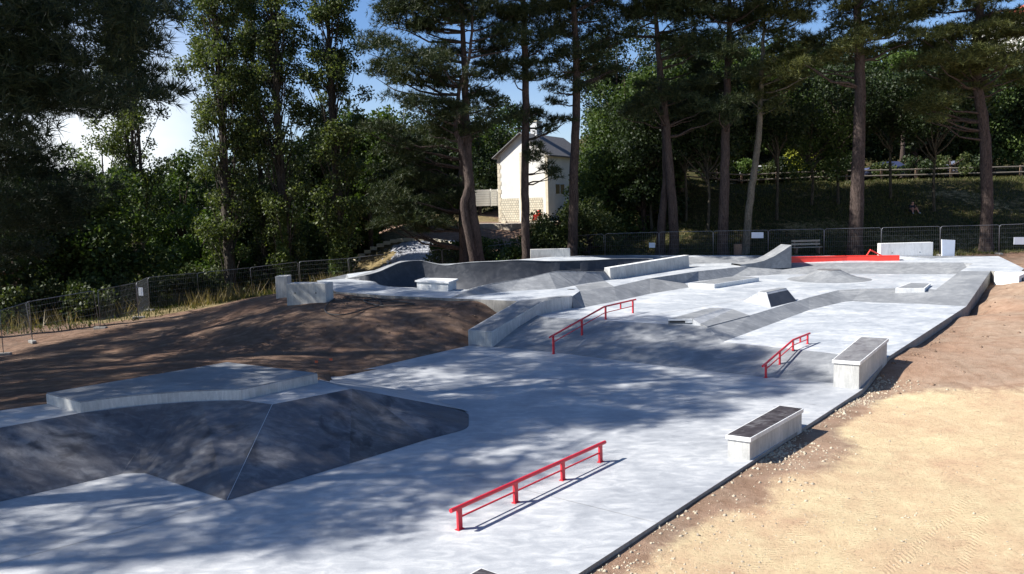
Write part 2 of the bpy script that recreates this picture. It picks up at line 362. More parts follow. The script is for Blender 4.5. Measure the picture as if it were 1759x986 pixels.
# ------------------------------------------------------------------ the skatepark's key lines
zB, zC, zD, zE = .48, .8, 1.3, 1.0
e3 = G(1482, 668.5)
def edgeA(t): return e3-DIR1*t
base1 = [G(803.9, 594), G(846.5, 596), G(948, 605), G(1150, 630), G(1315, 648), G(1430, 658), e3.copy()]
top1 = [G(889.2, 535, zC), G(940, 545, zC), G(1150, 557, zC), G(1215, 560, zC), G(1241.8, 587.4, zB), G(1415, 605, zB), G(1478, 614, zB)]
hubL = G(889.2, 517, zD)
eB = [e3.copy(), G(1527, 612, zB), G(1660, 526, zB)]
rampB = [G(1576, 521.7, zB), G(1660, 526, zB)]; rampD = [G(1648.8, 465.9, zD), G(1702, 465, zD)]
b2base = [G(1241.8, 587.4, zB), G(1389.7, 532.7, zB), G(1445.7, 517.6, zB), G(1500, 519.5, zB), G(1576, 521.7, zB)]
b2base = [b2base[0], b2base[1]] + smoothline([b2base[1], b2base[2]-DIR1*1.2, b2base[2]+Vector((.5, .0, 0)), b2base[3]], 5)[6:11] + [b2base[3], b2base[4]]
b2top = [G(1215, 560, zC), G(1287.5, 541.7, zC), G(1389.7, 510.8, zC), G(1440.8, 498.1, zC), G(1480, 496, zC), G(1538, 495, zC), G(1590, 495.5, zC)]
dbase = [G(983.8, 529.5, zC), G(1004.5, 527.8, zC), G(1060.5, 517, zC), G(1116.5, 504.7, zC), G(1184.7, 493.7, zC), G(1175.5, 485.7, zC), G(1255, 476.5, zC), G(1338.6, 471.3, zC), G(1460, 470.4, zC), G(1632, 471, zC)]
dtop = [G(983, 509, zD), G(996, 499.8, zD), G(987.5, 490.6, zD), G(1038.6, 482.3, zD), G(1054.4, 492, zD), G(1116.5, 478, zD), G(1200, 465.7, zD), G(1290, 456.5, zD), G(1353, 452.3, zD), G(1500, 450.6, zD), G(1655, 451, zD), G(1672, 452.5, zD)]
# lower floor
leftA = [G(803.9, 594), G(640, 631.5), G(550, 648), Vector((-4.95, 20.1, 0)), Vector((-7.8, 19.0, 0)), Vector((-10.5, 17.2, 0)), Vector((-14.2, 14.3, 0)), Vector((-14, 4, 0)), edgeA(26)]
A = base1 + [edgeA(26)] + leftA[1:-1][::-1]
cdt('concrete_floor', A, 'floor_concrete')
skirt('floor_edge', [edgeA(26), e3], 1.0); skirt('floor_edge', [leftA[0], leftA[1], leftA[2], leftA[3]], 1.0)
# first bank
bank1 = base1 + [eB[1]] + top1[::-1]
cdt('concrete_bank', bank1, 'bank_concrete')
# middle right floor
Bp = [top1[4], top1[5], top1[6], eB[1], eB[2]] + b2base[::-1][:-1]
Bp = [top1[4], top1[5], top1[6], eB[1], eB[2]] + [b2base[-1]] + b2base[-2:0:-1]
cdt('concrete_floor', Bp, 'pale_floor_concrete')
skirt('floor_edge', [e3, eB[1], eB[2], rampD[1]], 1.6)
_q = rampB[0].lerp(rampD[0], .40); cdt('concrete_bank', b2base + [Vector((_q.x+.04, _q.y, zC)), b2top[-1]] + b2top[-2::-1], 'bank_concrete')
# middle left floor (kicker, pad and round bump stand on it)
_rl = lambda f: Vector((rampB[0].lerp(rampD[0], f).x+.04, rampB[0].lerp(rampD[0], f).y, zC))
b2end = _rl(.40); _dl = dtop[-1].lerp(rampD[0], .15); _dl = Vector((_dl.x, _dl.y, zC))
Cp = [top1[0], top1[1], top1[2], top1[3]] + b2top[1:] + [b2end, _rl(.7), _rl(1.0), _dl, dbase[-1]] + dbase[::-1][1:]
cdt('concrete_floor', Cp, 'pale_floor_concrete')
# bank up to the deck
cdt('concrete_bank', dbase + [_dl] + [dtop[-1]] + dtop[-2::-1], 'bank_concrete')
cdt('concrete_bank', [rampB[0], rampB[1], rampD[1], rampD[0]], 'bank_concrete')
skirt('floor_edge', [rampD[0], rampB[0]], 1.2); skirt('floor_edge', [dtop[-1], rampD[0]], 1.3)
# deck with the bowl
lipA = [(593, 478.6, 45.2), (620, 482.0, 43.2), (642, 484, 42.0), (653, 489.5, 40.6), (676, 493.2, 39.7), (716, 494.6, 39.0), (760, 497.0, 38.3), (803, 497.8, 37.9)]
lipN = []
for px, py, d in lipA: q = G(px, py, zD); lipN.append(q)
ridge = [(830, 490.5, 37.6), (866, 484.0, 38.3), (905, 477.5, 39.0), (955, 466.5, 40.0), (996, 466.6, 41.0), (1036, 467.2, 42.0)]
lipR = [R(*q) for q in ridge]
lipF = [R(*q) for q in [(1056, 459, 44.0), (1092, 450.5, 46.0), (1122, 445.2, 47.6), (1067.8, 444.4, 47.6), (1011.8, 447.2, 47.2), (946, 448.6, 46.8), (890, 447, 46.7), (860, 448.8, 46.8), (812.6, 450.6, 47), (785, 453.2, 47.2), (765, 455.8, 47.4), (743, 452.2, 47.7), (720, 447.6, 47.8), (690, 450.6, 47.4), (670, 458.3, 46.9), (651, 466.6, 46.4), (628, 472.6, 46.0)]]
lip = smoothline(lipN, 4)[:-1] + smoothline([lipN[-1]]+lipR, 4)[:-1] + smoothline([lipR[-1]]+lipF+[lipN[0]], 4)[:-1]
outD = [(1715, 439.8, 50.6), (1540, 439.6, 51), (1420, 439.2, 51.8), (1300, 438.8, 53.4), (1184, 438.2, 54), (1068, 438.3, 53.4), (1000, 439.3, 52.2), (946, 441.2, 50.4), (890, 445.9, 49.8), (855, 447.9, 49.6), (812, 449.6, 49.6), (785, 452.2, 49.6), (761, 454.0, 49.8), (742, 450.8, 50.2), (724, 446.9, 50.4), (687, 448.4, 50.2), (664, 456.2, 49.6), (642, 464.6, 49.0), (596, 470.8, 48.4), (543.9, 482.4, 44.4)]
outD = [R(*q) for q in outD]
outF = [G(576.5, 501, zD), G(659, 507.4, zD), G(772.7, 512.3, zD), hubL]
# hump between near lip and the floor of the bowl: the deck climbs from its near strip to the ridge
stripN = [G(800, 499.8, zD), G(873, 500.2, zD), G(955.8, 496.4, zD), G(990, 489.6, zD), G(1038, 481.6, zD)]
rightD = [G(1759, 461, zD), G(1752, 468, zD), G(1708, 466, zD)]
low = [G(1255, 451.0, zD), G(1184.7, 452.5, zD), G(1353, 447.0, zD)]
Dp = outF + [G(932, 517, zD)] + dtop + [rampD[0], rampD[1]] + rightD[::-1] + outD
ext = stripN + [R(1182, 441.5, 52.8), R(1240, 441.3, 52.6), R(1290, 441.6, 52.2), R(1140, 440.8, 52.4), G(1186, 453.4, zD), G(1240, 452.2, zD), G(1290, 450.6, zD), G(1350, 446.6, zD), G(1100, 462, zD), G(1130, 458.5, zD), G(1440, 445, zD), G(1600, 444, zD), G(690, 497, zD), G(640, 489, zD)]
_f, _g = G(1049.4, 480.6, zD), G(1184.7, 458.7, zD)
for i_ in range(13):
    q_ = _f.lerp(_g, i_/12); ext += [q_, q_+Vector((-.45, .28, 0))]
deck = cdt('concrete_floor', Dp, 'pale_floor_concrete', [lip], ext)
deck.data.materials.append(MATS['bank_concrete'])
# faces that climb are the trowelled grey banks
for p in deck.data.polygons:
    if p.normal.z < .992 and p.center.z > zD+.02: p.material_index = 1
skirt('floor_edge', [outD[-1]]+outF, .9)
skirt('floor_edge', outD+[outF[0]], 1.8); skirt('floor_edge', [rampD[1]]+rightD[::-1]+[outD[0]], 1.5)
# bowl
lp = np.array([[q.x, q.y, q.z] for q in lip])
def lipdist(x, y):
    a = lp[:, :2]; b_ = np.roll(lp, -1, 0)[:, :2]; d = b_-a; best = 1e9; zz = 0
    t = np.clip(((x-a[:, 0])*d[:, 0]+(y-a[:, 1])*d[:, 1])/(d**2).sum(1), 0, 1)
    dd = np.hypot(a[:, 0]+t*d[:, 0]-x, a[:, 1]+t*d[:, 1]-y); i = dd.argmin()
    z1 = np.roll(lp, -1, 0)[i, 2]; return dd[i], lp[i, 2]*(1-t[i])+z1*t[i]
FLO = -.35; bp = []
def bowlz(dd, zl):
    dep = zl-FLO; Rr = 2.0; u = min(dd/Rr, 1.0); return zl-dep*math.sqrt(max(0, 1-(1-u)**2))
xs = np.arange(lp[:, 0].min(), lp[:, 0].max(), .3); ys = np.arange(lp[:, 1].min(), lp[:, 1].max(), .3)
XX, YY = np.meshgrid(xs, ys); ins = inpoly(XX, YY, [(q[0], q[1]) for q in lp])
for x, y in zip(XX[ins], YY[ins]):
    dd, zl = lipdist(x, y)
    if dd > .22: bp.append((x, y, bowlz(dd, zl)))
for off in (.035, .11, .22):
    n_ = len(lp)
    for i in range(n_):
        t = lp[(i+1) % n_]-lp[i-1]; nn = np.array([-t[1], t[0]]); nn /= max(1e-9, np.hypot(*nn))
        q = lp[i, :2]+nn*off
        if not inpoly([q[0]], [q[1]], [(r_[0], r_[1]) for r_ in lp])[0]: q = lp[i, :2]-nn*off
        if inpoly([q[0]], [q[1]], [(r_[0], r_[1]) for r_ in lp])[0]:
            dd, zl = lipdist(q[0], q[1])
            if dd > off*.85: bp.append((q[0], q[1], bowlz(dd, zl)))
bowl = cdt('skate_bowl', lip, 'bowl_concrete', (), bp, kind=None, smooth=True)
tag(bowl, 'deep dark grey concrete bowl with curved walls and an undulating lip', 'skate bowl')
# coping: thin pale line on the lip
cb_ = MB()
pts = [Vector(q)+Vector((0, 0, .0)) for q in lp]; cb_.tube(pts+[pts[0]], .02, 5, False); cb_.build('coping', 'bank_concrete', bowl)
# near-left hip: raised end deck, steep dark banks
tE = [G(-260, 768, zE), G(0, 735, zE), G(139, 709.6, zE), G(254, 696, zE), G(325, 690.5, zE), G(415, 688, zE), G(468, 695, zE), G(605, 668, zE)]
bE = [G(-300, 905), G(0, 862), G(235, 808), G(390, 860), G(600, 797), G(735, 755), G(805, 737)]
tip = G(805, 706, 0.02); backE = [Vector((-4.89, 20.1, zE)), G(391, 640, zE), G(80, 694, zE), G(-260, 742, zE)]
hip_root = empty('banked_hip', (bE[3].x, bE[3].y, 0), 'dark steep concrete hip with folded banks, in tree shade at the near left', 'skate ramp')
def child_mesh(name, V, F, m, parent, smooth=False):
    o_ = Vector(parent.location); me = bpy.data.meshes.new(name); me.from_pydata([tuple(Vector(q)-o_) for q in V], [], F)
    bm = bmesh.new(); bm.from_mesh(me); bmesh.ops.recalc_face_normals(bm, faces=bm.faces)
    if sum(f.normal.z for f in bm.faces) < 0: bmesh.ops.reverse_faces(bm, faces=bm.faces)
    if name == 'bank_face':
        keep = []
        for e in bm.edges:
            if len(e.link_faces) == 2 and e.calc_face_angle(0) > .22:
                ks = sorted((v_.co.x+o_.x for v_ in e.verts))
                if not (abs(ks[0]-min(tE[6].x, bE[3].x)) < .01 and abs(ks[1]-max(tE[6].x, bE[3].x)) < .01): keep.append(e)
        bmesh.ops.bevel(bm, geom=keep, offset=.28, segments=5, affect='EDGES', profile=.5, clamp_overlap=True)
    bm.to_mesh(me); bm.free(); return link(name, me, m, parent, smooth)
dip = G(700, 705, .42)
V = tE + bE + [tip, backE[0], dip]     # tE 0-7, bE 8-14, tip 15, backE0 16, dip 17
F = [(8, 9, 1, 0), (9, 10, 2, 1), (10, 3, 2), (10, 4, 3), (10, 11, 6, 5, 4), (11, 12, 7, 6), (12, 13, 17, 7), (13, 14, 17), (14, 15, 17), (7, 17, 15)]
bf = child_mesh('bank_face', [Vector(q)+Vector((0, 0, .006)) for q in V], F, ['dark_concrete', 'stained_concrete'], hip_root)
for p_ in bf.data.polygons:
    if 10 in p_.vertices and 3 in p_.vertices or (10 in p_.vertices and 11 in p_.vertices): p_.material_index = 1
Fd = list(range(0, 8)); top_pts = tE + [backE[0], backE[1], backE[2], backE[3]]
me = cdt('deck_surface', top_pts, 'floor_concrete', kind=None); me.parent = hip_root
for v_ in me.data.vertices: v_.co -= Vector(hip_root.location)
bk = [backE[0], tE[7], tip, G(700, 672, 0), G(552, 648.5, 0)]
child_mesh('back_slope', [Vector(q)+Vector((0, 0, .006)) for q in bk], [(0, 1, 2, 3, 4)], 'floor_concrete', hip_root)
sk = skirt('retaining_edge', [backE[0], backE[1], backE[2], backE[3]], .8, hip_root)
for v_ in sk.data.vertices: v_.co -= Vector(hip_root.location)
# thin construction joints on the hip and the floor
def joint(name, pts, m='skirt_concrete', parent=None, wdt=.018, lift=.007):
    b_ = MB(tuple(parent.location) if parent else (0, 0, 0))
    for a, c in zip(pts[:-1], pts[1:]):
        a, c = Vector(a), Vector(c); t = (c-a).normalized(); s_ = Vector((-t.y, t.x, 0)).normalized()*wdt/2; u = Vector((0, 0, lift))
        b_.add([a+s_+u, a-s_+u, c-s_+u, c+s_+u], [(0, 1, 2, 3)])
    o = b_.build(name, m, parent)
    if parent is None: o['kind'] = 'structure'
joint('joint_line', [tE[6], bE[3]], 'steel_edge', hip_root, .012, .014)
joint('joint_line', [G(-200, 1020), G(240, 905), G(560, 800), G(760, 738)], 'skirt_concrete', None, .012, .004)
joint('joint_line', [edgeA(2.4), edgeA(2.4)-DIR2*9.5], 'skirt_concrete', None, .008, .004)
joint('joint_line', [edgeA(11.5), edgeA(11.5)-DIR2*4.4], 'skirt_concrete', None, .007, .004)
joint('joint_line', [G(1150, 557, zC), G(1100, 545, zC), G(1300, 510, zC)], 'skirt_concrete', None, .02, .004)
# ------------------------------------------------------------------ ground
CP = []
def cp(*q):
    for a in q: CP.append(tuple(a))
def cpg(*q):
    for px, py, z in q: g = G(px, py, z); CP.append((g.x, g.y, z))
def edge_cp(pts, gap, step=1.2, offv=None):
    for a, c in zip(pts[:-1], pts[1:]):
        a, c = Vector(a), Vector(c); n_ = max(1, int((c-a).length/step))
        for i in range(n_):
            q = a.lerp(c, i/n_); CP.append((q.x, q.y, q.z-gap))
edge_cp([edgeA(26), edgeA(9.6)], .085); edge_cp([edgeA(9.6), edgeA(5.8)], .08, .9); edge_cp([edgeA(5.6), e3], .08)
edge_cp([e3+Vector((.1, -.05, 0)), eB[1], eB[1].lerp(eB[2], .3)], .14, 1.0); edge_cp([eB[1].lerp(eB[2], .35), eB[2]], .28, 1.5); edge_cp([eB[2], rampD[1]], .62)
edge_cp([leftA[0], leftA[1], leftA[2]], .03, 1.0)
edge_cp(outF, .13, 1.2); edge_cp([outD[-1], outF[0]], .35); edge_cp(outD[12:], .5, 2.0); edge_cp(outD[:12], .25, 3.0)
edge_cp([backE[0], backE[1], backE[2], backE[3]], .12, 1.0)
edge_cp([G(803.9, 594, .0), G(889.2, 517, zD-.25)], .12)
# dirt in front of the deck on the left
cpg((700, 556, .72), (780, 560, .55), (640, 552, .85), (600, 590, .30), (700, 590, .22), (450, 575, .55), (520, 545, .95), (500, 512, 1.12), (455, 517, 1.0), (420, 528, .75), (350, 560, .25), (300, 600, .05), (330, 545, .1),
    (200, 590, -.1), (120, 620, .05), (230, 640, .35), (60, 650, .25), (0, 668, .45), (150, 655, .6), (0, 620, -.25), (-80, 680, .5), (480, 610, .2), (560, 632, .02))
FENCE = [(-21.9, 34.6, -.60), (-22.5, 37.8, -.57), (-20.4, 40, -.31), (-20.1, 43.5, -.28), (-21, 46.9, -.27), (-19.3, 50, -.30), (-16.8, 52.6, -.23), (-14.2, 54.6, -.05), (-11.1, 56, 0.0), (-8.0, 57, .25), (-4.75, 57, .4), (-1.85, 57, .5)]
cp(*FENCE); cp((-24, 30, -.6), (-30, 45, -.8), (-30, 25, -.6), (-40, 30, -1), (-20, 25, .05), (-22, 15, .2), (-30, 10, 0), (-25, 55, -.9), (-18, 60, -1.2), (-13, 62, -1.0), (-30, 68, -2.6), (-20, 72, -2.8), (-45, 60, -2.6), (-60, 80, -3.2), (-40, 95, -3.4), (-20, 95, -3.0), (-60, 30, -2), (-80, 50, -3))
# tarp bank and house terrace
cp((-12, 60, .2), (-6, 60, .9), (-9.5, 66, 2.0), (-5, 65, 1.9), (-13, 68, 1.2), (-2, 63, 1.6), (-12, 74, 3.0), (-6, 72, 3.4), (0, 66, 1.9), (4, 60, 1.6), (2, 70, 3.3), (-4, 78, 3.8), (0, 78, 3.8), (5, 78, 3.8), (0, 90, 3.9), (8, 88, 4.0), (-12, 90, 3.8), (9, 66, 2.6))
# right
cpg((1750, 900, -.14), (1500, 830, -.13), (1300, 940, -.14), (1759, 730, -.10), (1620, 700, -.08), (1500, 690, -.10), (1759, 660, .02), (1620, 660, .02), (1590, 600, .22), (1680, 600, .28), (1759, 600, .3), (1700, 545, .45), (1759, 545, .5), (1705, 510, .70), (1725, 492, .82), (1757, 508, .66), (1790, 520, .6),
    (1759, 456, 1.15), (1735, 447, 1.2), (1850, 470, 1.0), (1900, 560, .4), (2000, 700, 0))
cp((8, 4, -.15), (2, 2, -.15), (20, 6, -.1), (30, 12, 0), (-8, -6, -.1), (0, -12, -.1), (40, 0, 0), (35, 30, .5), (42, 44, 1.1))
RF = [(3.0, 58.0, 1.0), (6.6, 56.8, 1.2), (10.2, 55.9, 1.25), (13.7, 55.1, 1.25), (17.2, 54.4, 1.25), (20.7, 53.8, 1.25), (24.3, 53.4, 1.25), (28.0, 53.1, 1.25), (31.8, 53.0, 1.25), (35.4, 52.9, 1.3), (39, 52.9, 1.3)]
cp(*RF)
# embankment up to the road, hill behind
for x in (12, 18, 24, 31, 38, 46, 56):
    cp((x, 55.5, 1.6), (x, 61, 3.5), (x, 67, 6.0), (x, 70, 6.6), (x, 78, 6.7), (x, 92, 9), (x, 112, 15))
cp((7, 60, 2.0), (9, 72, 4.4), (14, 100, 8), (60, 45, 2), (60, 20, 1), (0, 120, 6), (-30, 130, 2), (-60, 130, 2), (-90, 100, 0), (100, 60, 8), (100, 110, 18), (90, 10, 2), (40, 160, 20), (80, 160, 20), (0, 180, 10), (-80, 180, 8), (-150, 100, 4), (-120, 10, 0), (0, -60, 0), (100, -60, 0), (-100, -60, 0))
C_ = np.array(CP, float); _, ui = np.unique(np.round(C_[:, :2], 2), axis=0, return_index=True); C_ = C_[ui]
SC = 20.0
def tps(r2): return np.where(r2 > 1e-12, r2*np.log(np.maximum(r2, 1e-12)), 0)*.5
P_ = C_[:, :2]/SC; nn_ = len(P_)
K = tps(((P_[:, None]-P_[None])**2).sum(2))+np.eye(nn_)*2e-4
Q_ = np.hstack([np.ones((nn_, 1)), P_]); Af = np.block([[K, Q_], [Q_.T, np.zeros((3, 3))]])
W_ = np.linalg.solve(Af, np.concatenate([C_[:, 2], np.zeros(3)]))
def terr(x, y):
    x = np.atleast_1d(np.asarray(x, float)); y = np.atleast_1d(np.asarray(y, float)); o = np.empty(x.shape); q = np.stack([x.ravel(), y.ravel()], 1)/SC; z = np.empty(len(q))
    for i in range(0, len(q), 20000):
        k = q[i:i+20000]; z[i:i+20000] = tps(((k[:, None]-P_[None])**2).sum(2))@W_[:nn_]+W_[nn_]+k@W_[nn_+1:]
    z = z.reshape(x.shape); r = np.hypot(x, y)
    return np.where(r > 200, np.clip(z, -4, 32), np.clip(z, -4, 40))
def tz(x, y): return float(terr([x], [y])[0])
def axis(lo, a, b_, hi, st):
    m_ = list(np.arange(a, b_+.01, st)); l = []; q = a; s_ = st
    while q > lo: s_ *= 1.13; q -= s_; l.append(q)
    r_ = []; q = m_[-1]; s_ = st
    while q < hi: s_ *= 1.13; q += s_; r_.append(q)
    return np.array(l[::-1]+m_+r_)
gx = axis(-700, -26, 34, 700, .27); gy = axis(-300, 6, 60, 1000, .27)
X, Y = np.meshgrid(gx, gy); Z = terr(X, Y)
rng = np.random.RandomState(5)
def vnoise(x, y, sc, seed):
    r_ = np.random.RandomState(seed); g = r_.rand(256, 256); u = x/sc; v_ = y/sc; i = np.floor(u).astype(int); j = np.floor(v_).astype(int); fu = u-i; fv = v_-j
    fu = fu*fu*(3-2*fu); fv = fv*fv*(3-2*fv); a = g[i % 256, j % 256]; b_ = g[(i+1) % 256, j % 256]; c = g[i % 256, (j+1) % 256]; d = g[(i+1) % 256, (j+1) % 256]
    return (a*(1-fu)+b_*fu)*(1-fv)+(c*(1-fu)+d*fu)*fv-.5
rough = vnoise(X, Y, 1.1, 1)*.05+vnoise(X, Y, .45, 2)*.03+vnoise(X, Y, 4, 3)*.08
# the ground runs under the slabs
under = [A, bank1, Bp, b2base+b2top[::-1], Cp, dbase+dtop[::-1]+[rampD[0], _rl(.6)][:0], [rampB[0], rampB[1], rampD[1], rampD[0]], Dp, top_pts, [bE[0], bE[1], bE[2], bE[3], bE[4], bE[5], bE[6], tip, tE[7], tE[0]]]
lowm = np.zeros(X.shape, bool); lowg = np.zeros(X.shape, bool)
under.append([_rl(.3), dbase[-2], dbase[-1], dtop[-2], dtop[-1], rampD[1], rampB[1]])
for i_, poly in enumerate(under):
    q_ = inpoly(X, Y, [(q[0], q[1]) for q in poly]); lowm |= q_
    if i_ in (0, 1, 8, 9): lowg |= q_
def erode(m_):
    e_ = m_.copy()
    for a_ in (-1, 0, 1):
        for b_ in (-1, 0, 1): e_ &= np.roll(np.roll(m_, a_, 0), b_, 1)
    return e_
lowm = erode(lowm); lowg &= lowm
inb = inpoly(X, Y, [(q[0], q[1]) for q in lp])
_ed = (X-e3.x)*DIR2.x+(Y-e3.y)*DIR2.y; rfac = np.where((X > -12) & (Y < 28) & (_ed > -2), np.clip(np.abs(_ed)/1.0, .4, 1), 1.0)
Z = Z+rough*np.where(np.hypot(X, Y) > 150, 0, 1)*rfac
Z = np.where(lowm, np.minimum(Z-.75, .05), Z); Z = np.where(lowg, np.minimum(Z, -.3), Z); Z = np.where(inb, -1.6, Z)
nx, ny = len(gx), len(gy)
Vv = np.stack([X.ravel(), Y.ravel(), Z.ravel()], 1)
ii, jj = np.meshgrid(np.arange(nx-1), np.arange(ny-1)); k0 = (jj*nx+ii).ravel(); Ff = np.stack([k0, k0+1, k0+nx+1, k0+nx], 1)
def quickmesh(name, V, F):
    me = bpy.data.meshes.new(name); nv, nf, kk = len(V), len(F), F.shape[1]
    me.vertices.add(nv); me.vertices.foreach_set('co', np.asarray(V, np.float32).ravel())
    me.loops.add(nf*kk); me.loops.foreach_set('vertex_index', F.astype(np.int32).ravel())
    me.polygons.add(nf); me.polygons.foreach_set('loop_start', np.arange(0, nf*kk, kk, dtype=np.int32)); me.update(calc_edges=True); return me
gm = quickmesh('ground', Vv, Ff); ground = link('ground', gm, 'ground_soil', None, True); ground['kind'] = 'structure'
# which soil lies where: R pale gravel, G grass, B dry grass
p1, p2 = G(1470, 678, -.1), G(1759, 668, .0)
dirx, diry = (p2.x-p1.x), (p2.y-p1.y); ln = math.hypot(dirx, diry)
sdist = ((X-p1.x)*diry-(Y-p1.y)*dirx)/ln      # positive on the camera side
edd = ((X-e3.x)*DIR2.x+(Y-e3.y)*DIR2.y)       # metres right of the slab edge
pale = np.clip(.5+sdist*.55, 0, 1)*np.clip((edd-.1)/.8, .0, 1)*(X > -12)
browns = [(G(1345, 790, -.1), 1.2), (G(1400, 760, -.1), 1.0), (G(1250, 850, -.1), .9), (G(1430, 700, -.1), 1.0)]
for q, r_ in browns: pale = pale*(1-.9*np.exp(-((X-q.x)**2+(Y-q.y)**2)/(r_*r_)))
grass = np.clip((Y-(52.4+vnoise(X, Y, 3, 9)*3))/1.2, 0, 1)*(X > 5)+np.clip((Y-62)/6, 0, 1)*(X <= 5)*(X > -3)*0+np.clip((-X-36)/6, 0, 1)+np.clip((Y-96)/5, 0, 1)
dryg = np.clip((Y-(38+vnoise(X, Y, 5, 11)*6)-(X+22)*.9*(X > -22)-3)/4, 0, 1)*(X < -8)*(Y < 75)
dryg = np.maximum(dryg, np.exp(-((X+5)**2/30+(Y-85)**2/60)))
dryg = np.maximum(dryg, np.clip(.35+vnoise(X, Y, 3, 12)*.6, 0, .62)*(X > 5)*(Y > 53)*(Y < 66))
col = gm.color_attributes.new('soil', 'FLOAT_COLOR', 'POINT'); ca = np.ones((nx*ny, 4), np.float32)
ca[:, 0] = pale.ravel(); ca[:, 1] = np.clip(grass, 0, 1).ravel(); ca[:, 2] = np.clip(dryg, 0, 1).ravel(); ca[:, 3] = np.clip((edd+1)/2, 0, 1).ravel(); col.data.foreach_set('color', ca.ravel())
# river behind the left fence, road on the embankment
wm = MB(); wm.add([(-160, 66, -2.2), (-19, 66, -2.2), (-17, 92, -2.2), (-160, 120, -2.2)], [(0, 1, 2, 3)]); o = wm.build('river_water', 'river_water'); o['kind'] = 'structure'
rd = MB(); rx = [9, 20, 32, 45, 60, 90]
rp = [Vector((x, 71.5, tz(x, 71.5)+.12)) for x in rx]; rq = [Vector((x, 77.5, tz(x, 71.5)+.12)) for x in rx]
for i in range(len(rx)-1): rd.add([rp[i], rp[i+1], rq[i+1], rq[i]], [(0, 1, 2, 3)])
o = rd.build('road', 'asphalt'); o['kind'] = 'structure'
# ------------------------------------------------------------------ ledges, boxes, ramps
def root_at(name, p, label, cat, group=None): return empty(name, (p[0], p[1], p[2]), label, cat, group)
def part(mb_pts_fn, name, m, root, bevel=.012, smooth=False):
    b_ = MB(tuple(root.location)); mb_pts_fn(b_); return b_.build(name, m, root, smooth, bevel)
def rect(p, u, l, w_):   # p = near left corner, u along, width to the right of u
    u = Vector((u[0], u[1], 0)).normalized(); v_ = Vector((u.y, -u.x, 0)); p = Vector(p)
    return [p, p+u*l, p+u*l+v_*w_, p+v_*w_]
def zed(pts, z): return [Vector((q[0], q[1], z)) for q in pts]
def insetr(r, a):  # inset of a rectangle by a
    c = sum((Vector(q) for q in r), Vector())/len(r); o = []
    for i in range(len(r)):
        p, n1, n0 = Vector(r[i]), Vector(r[(i+1) % len(r)]), Vector(r[i-1]); o.append(p+(n1-p).normalized()*a+(n0-p).normalized()*a)
    return o
# near ledge beside the gravel (dark top)
zt = .47
fl, fr, br_, bl = G(1246.4, 746.9, zt), G(1289.6, 752.6, zt), G(1380.6, 701.9, zt), G(1338.3, 696.4, zt)
def ledge(name, fl, fr, br_, bl, zf, zb, topm, label, cat='ledge', over=.035, cap=.09, group=None, z0f=0.0, z0b=0.0, sidem='cast_concrete', edge=True):
    r_ = root_at(name, (fl.x, fl.y, z0f), label, cat, group)
    T = [Vector((q.x, q.y, z)) for q, z in ((fl, zf), (fr, zf), (br_, zb), (bl, zb))]
    part(lambda b_: b_.prism([q-Vector((0, 0, cap)) for q in T], T), 'capstone', 'white_cast' if edge else sidem, r_, .008)
    I = insetr(T, over); B_ = [Vector((q.x, q.y, z)) for q, z in zip(I, (z0f-.12, z0f-.12, z0b-.12, z0b-.12))]
    part(lambda b_: b_.prism(B_, [q-Vector((0, 0, cap+.001)) for q in I]), 'base_block', sidem, r_, .006)
    I2 = insetr(T, .022)
    part(lambda b_: b_.prism([q-Vector((0, 0, .002)) for q in I2], [q+Vector((0, 0, .003)) for q in I2]), 'top_surface', topm, r_, 0)
    return r_
ledge('concrete_ledge', fl, fr, br_, bl, zt, zt, 'ledge_top_dark', 'pale concrete ledge with a dark wet-looking top, beside the sunlit gravel', over=.03)
fl, fr = G(1429.1, 618.2, .76), G(1477.8, 621.8, .76)
br_, bl = G(1526.9, 581.3, 1.06), G(1478.4, 578.3, 1.06)
ledge('concrete_ledge', fl, fr, br_, bl, .76, 1.06, 'ledge_top', 'sloping concrete ledge with a grey top at the bank foot by the brown dirt', over=.035, z0f=0, z0b=.3)
p = G(826.4, 975, .42)
q = [p-DIR1*2.0, p-DIR1*2.0+DIR2*.75, p+DIR2*.75, p]
ledge('concrete_ledge', q[0], q[1], q[2], q[3], .42, .42, 'ledge_top_dark', 'dark topped ledge whose corner just enters the bottom edge of the picture')
# raised platform on the near-left deck
T = [G(80, 694, 1), G(139, 710, 1), G(200, 701, 1), G(254, 695.5, 1), G(325, 690, 1), G(372, 688, 1), G(415, 687.6, 1), G(546, 641, 1.25), G(391, 622.3, 1.25)]
T = [Vector((q.x-.015, q.y+.03, 1.25)) for q in T]
r_ = root_at('stage_block', T[0]-Vector((0, 0, .25)), 'low wide concrete platform with curved front edge above the dark near left banks', 'platform')
part(lambda b_: b_.prism(zed(T, .9), zed(T, 1.225)), 'base_block', 'cast_concrete', r_, .01)
part(lambda b_: b_.prism(zed(insetr(T, .012), 1.22), zed(insetr(T, .012), 1.253)), 'top_surface', 'bank_concrete', r_, .006)
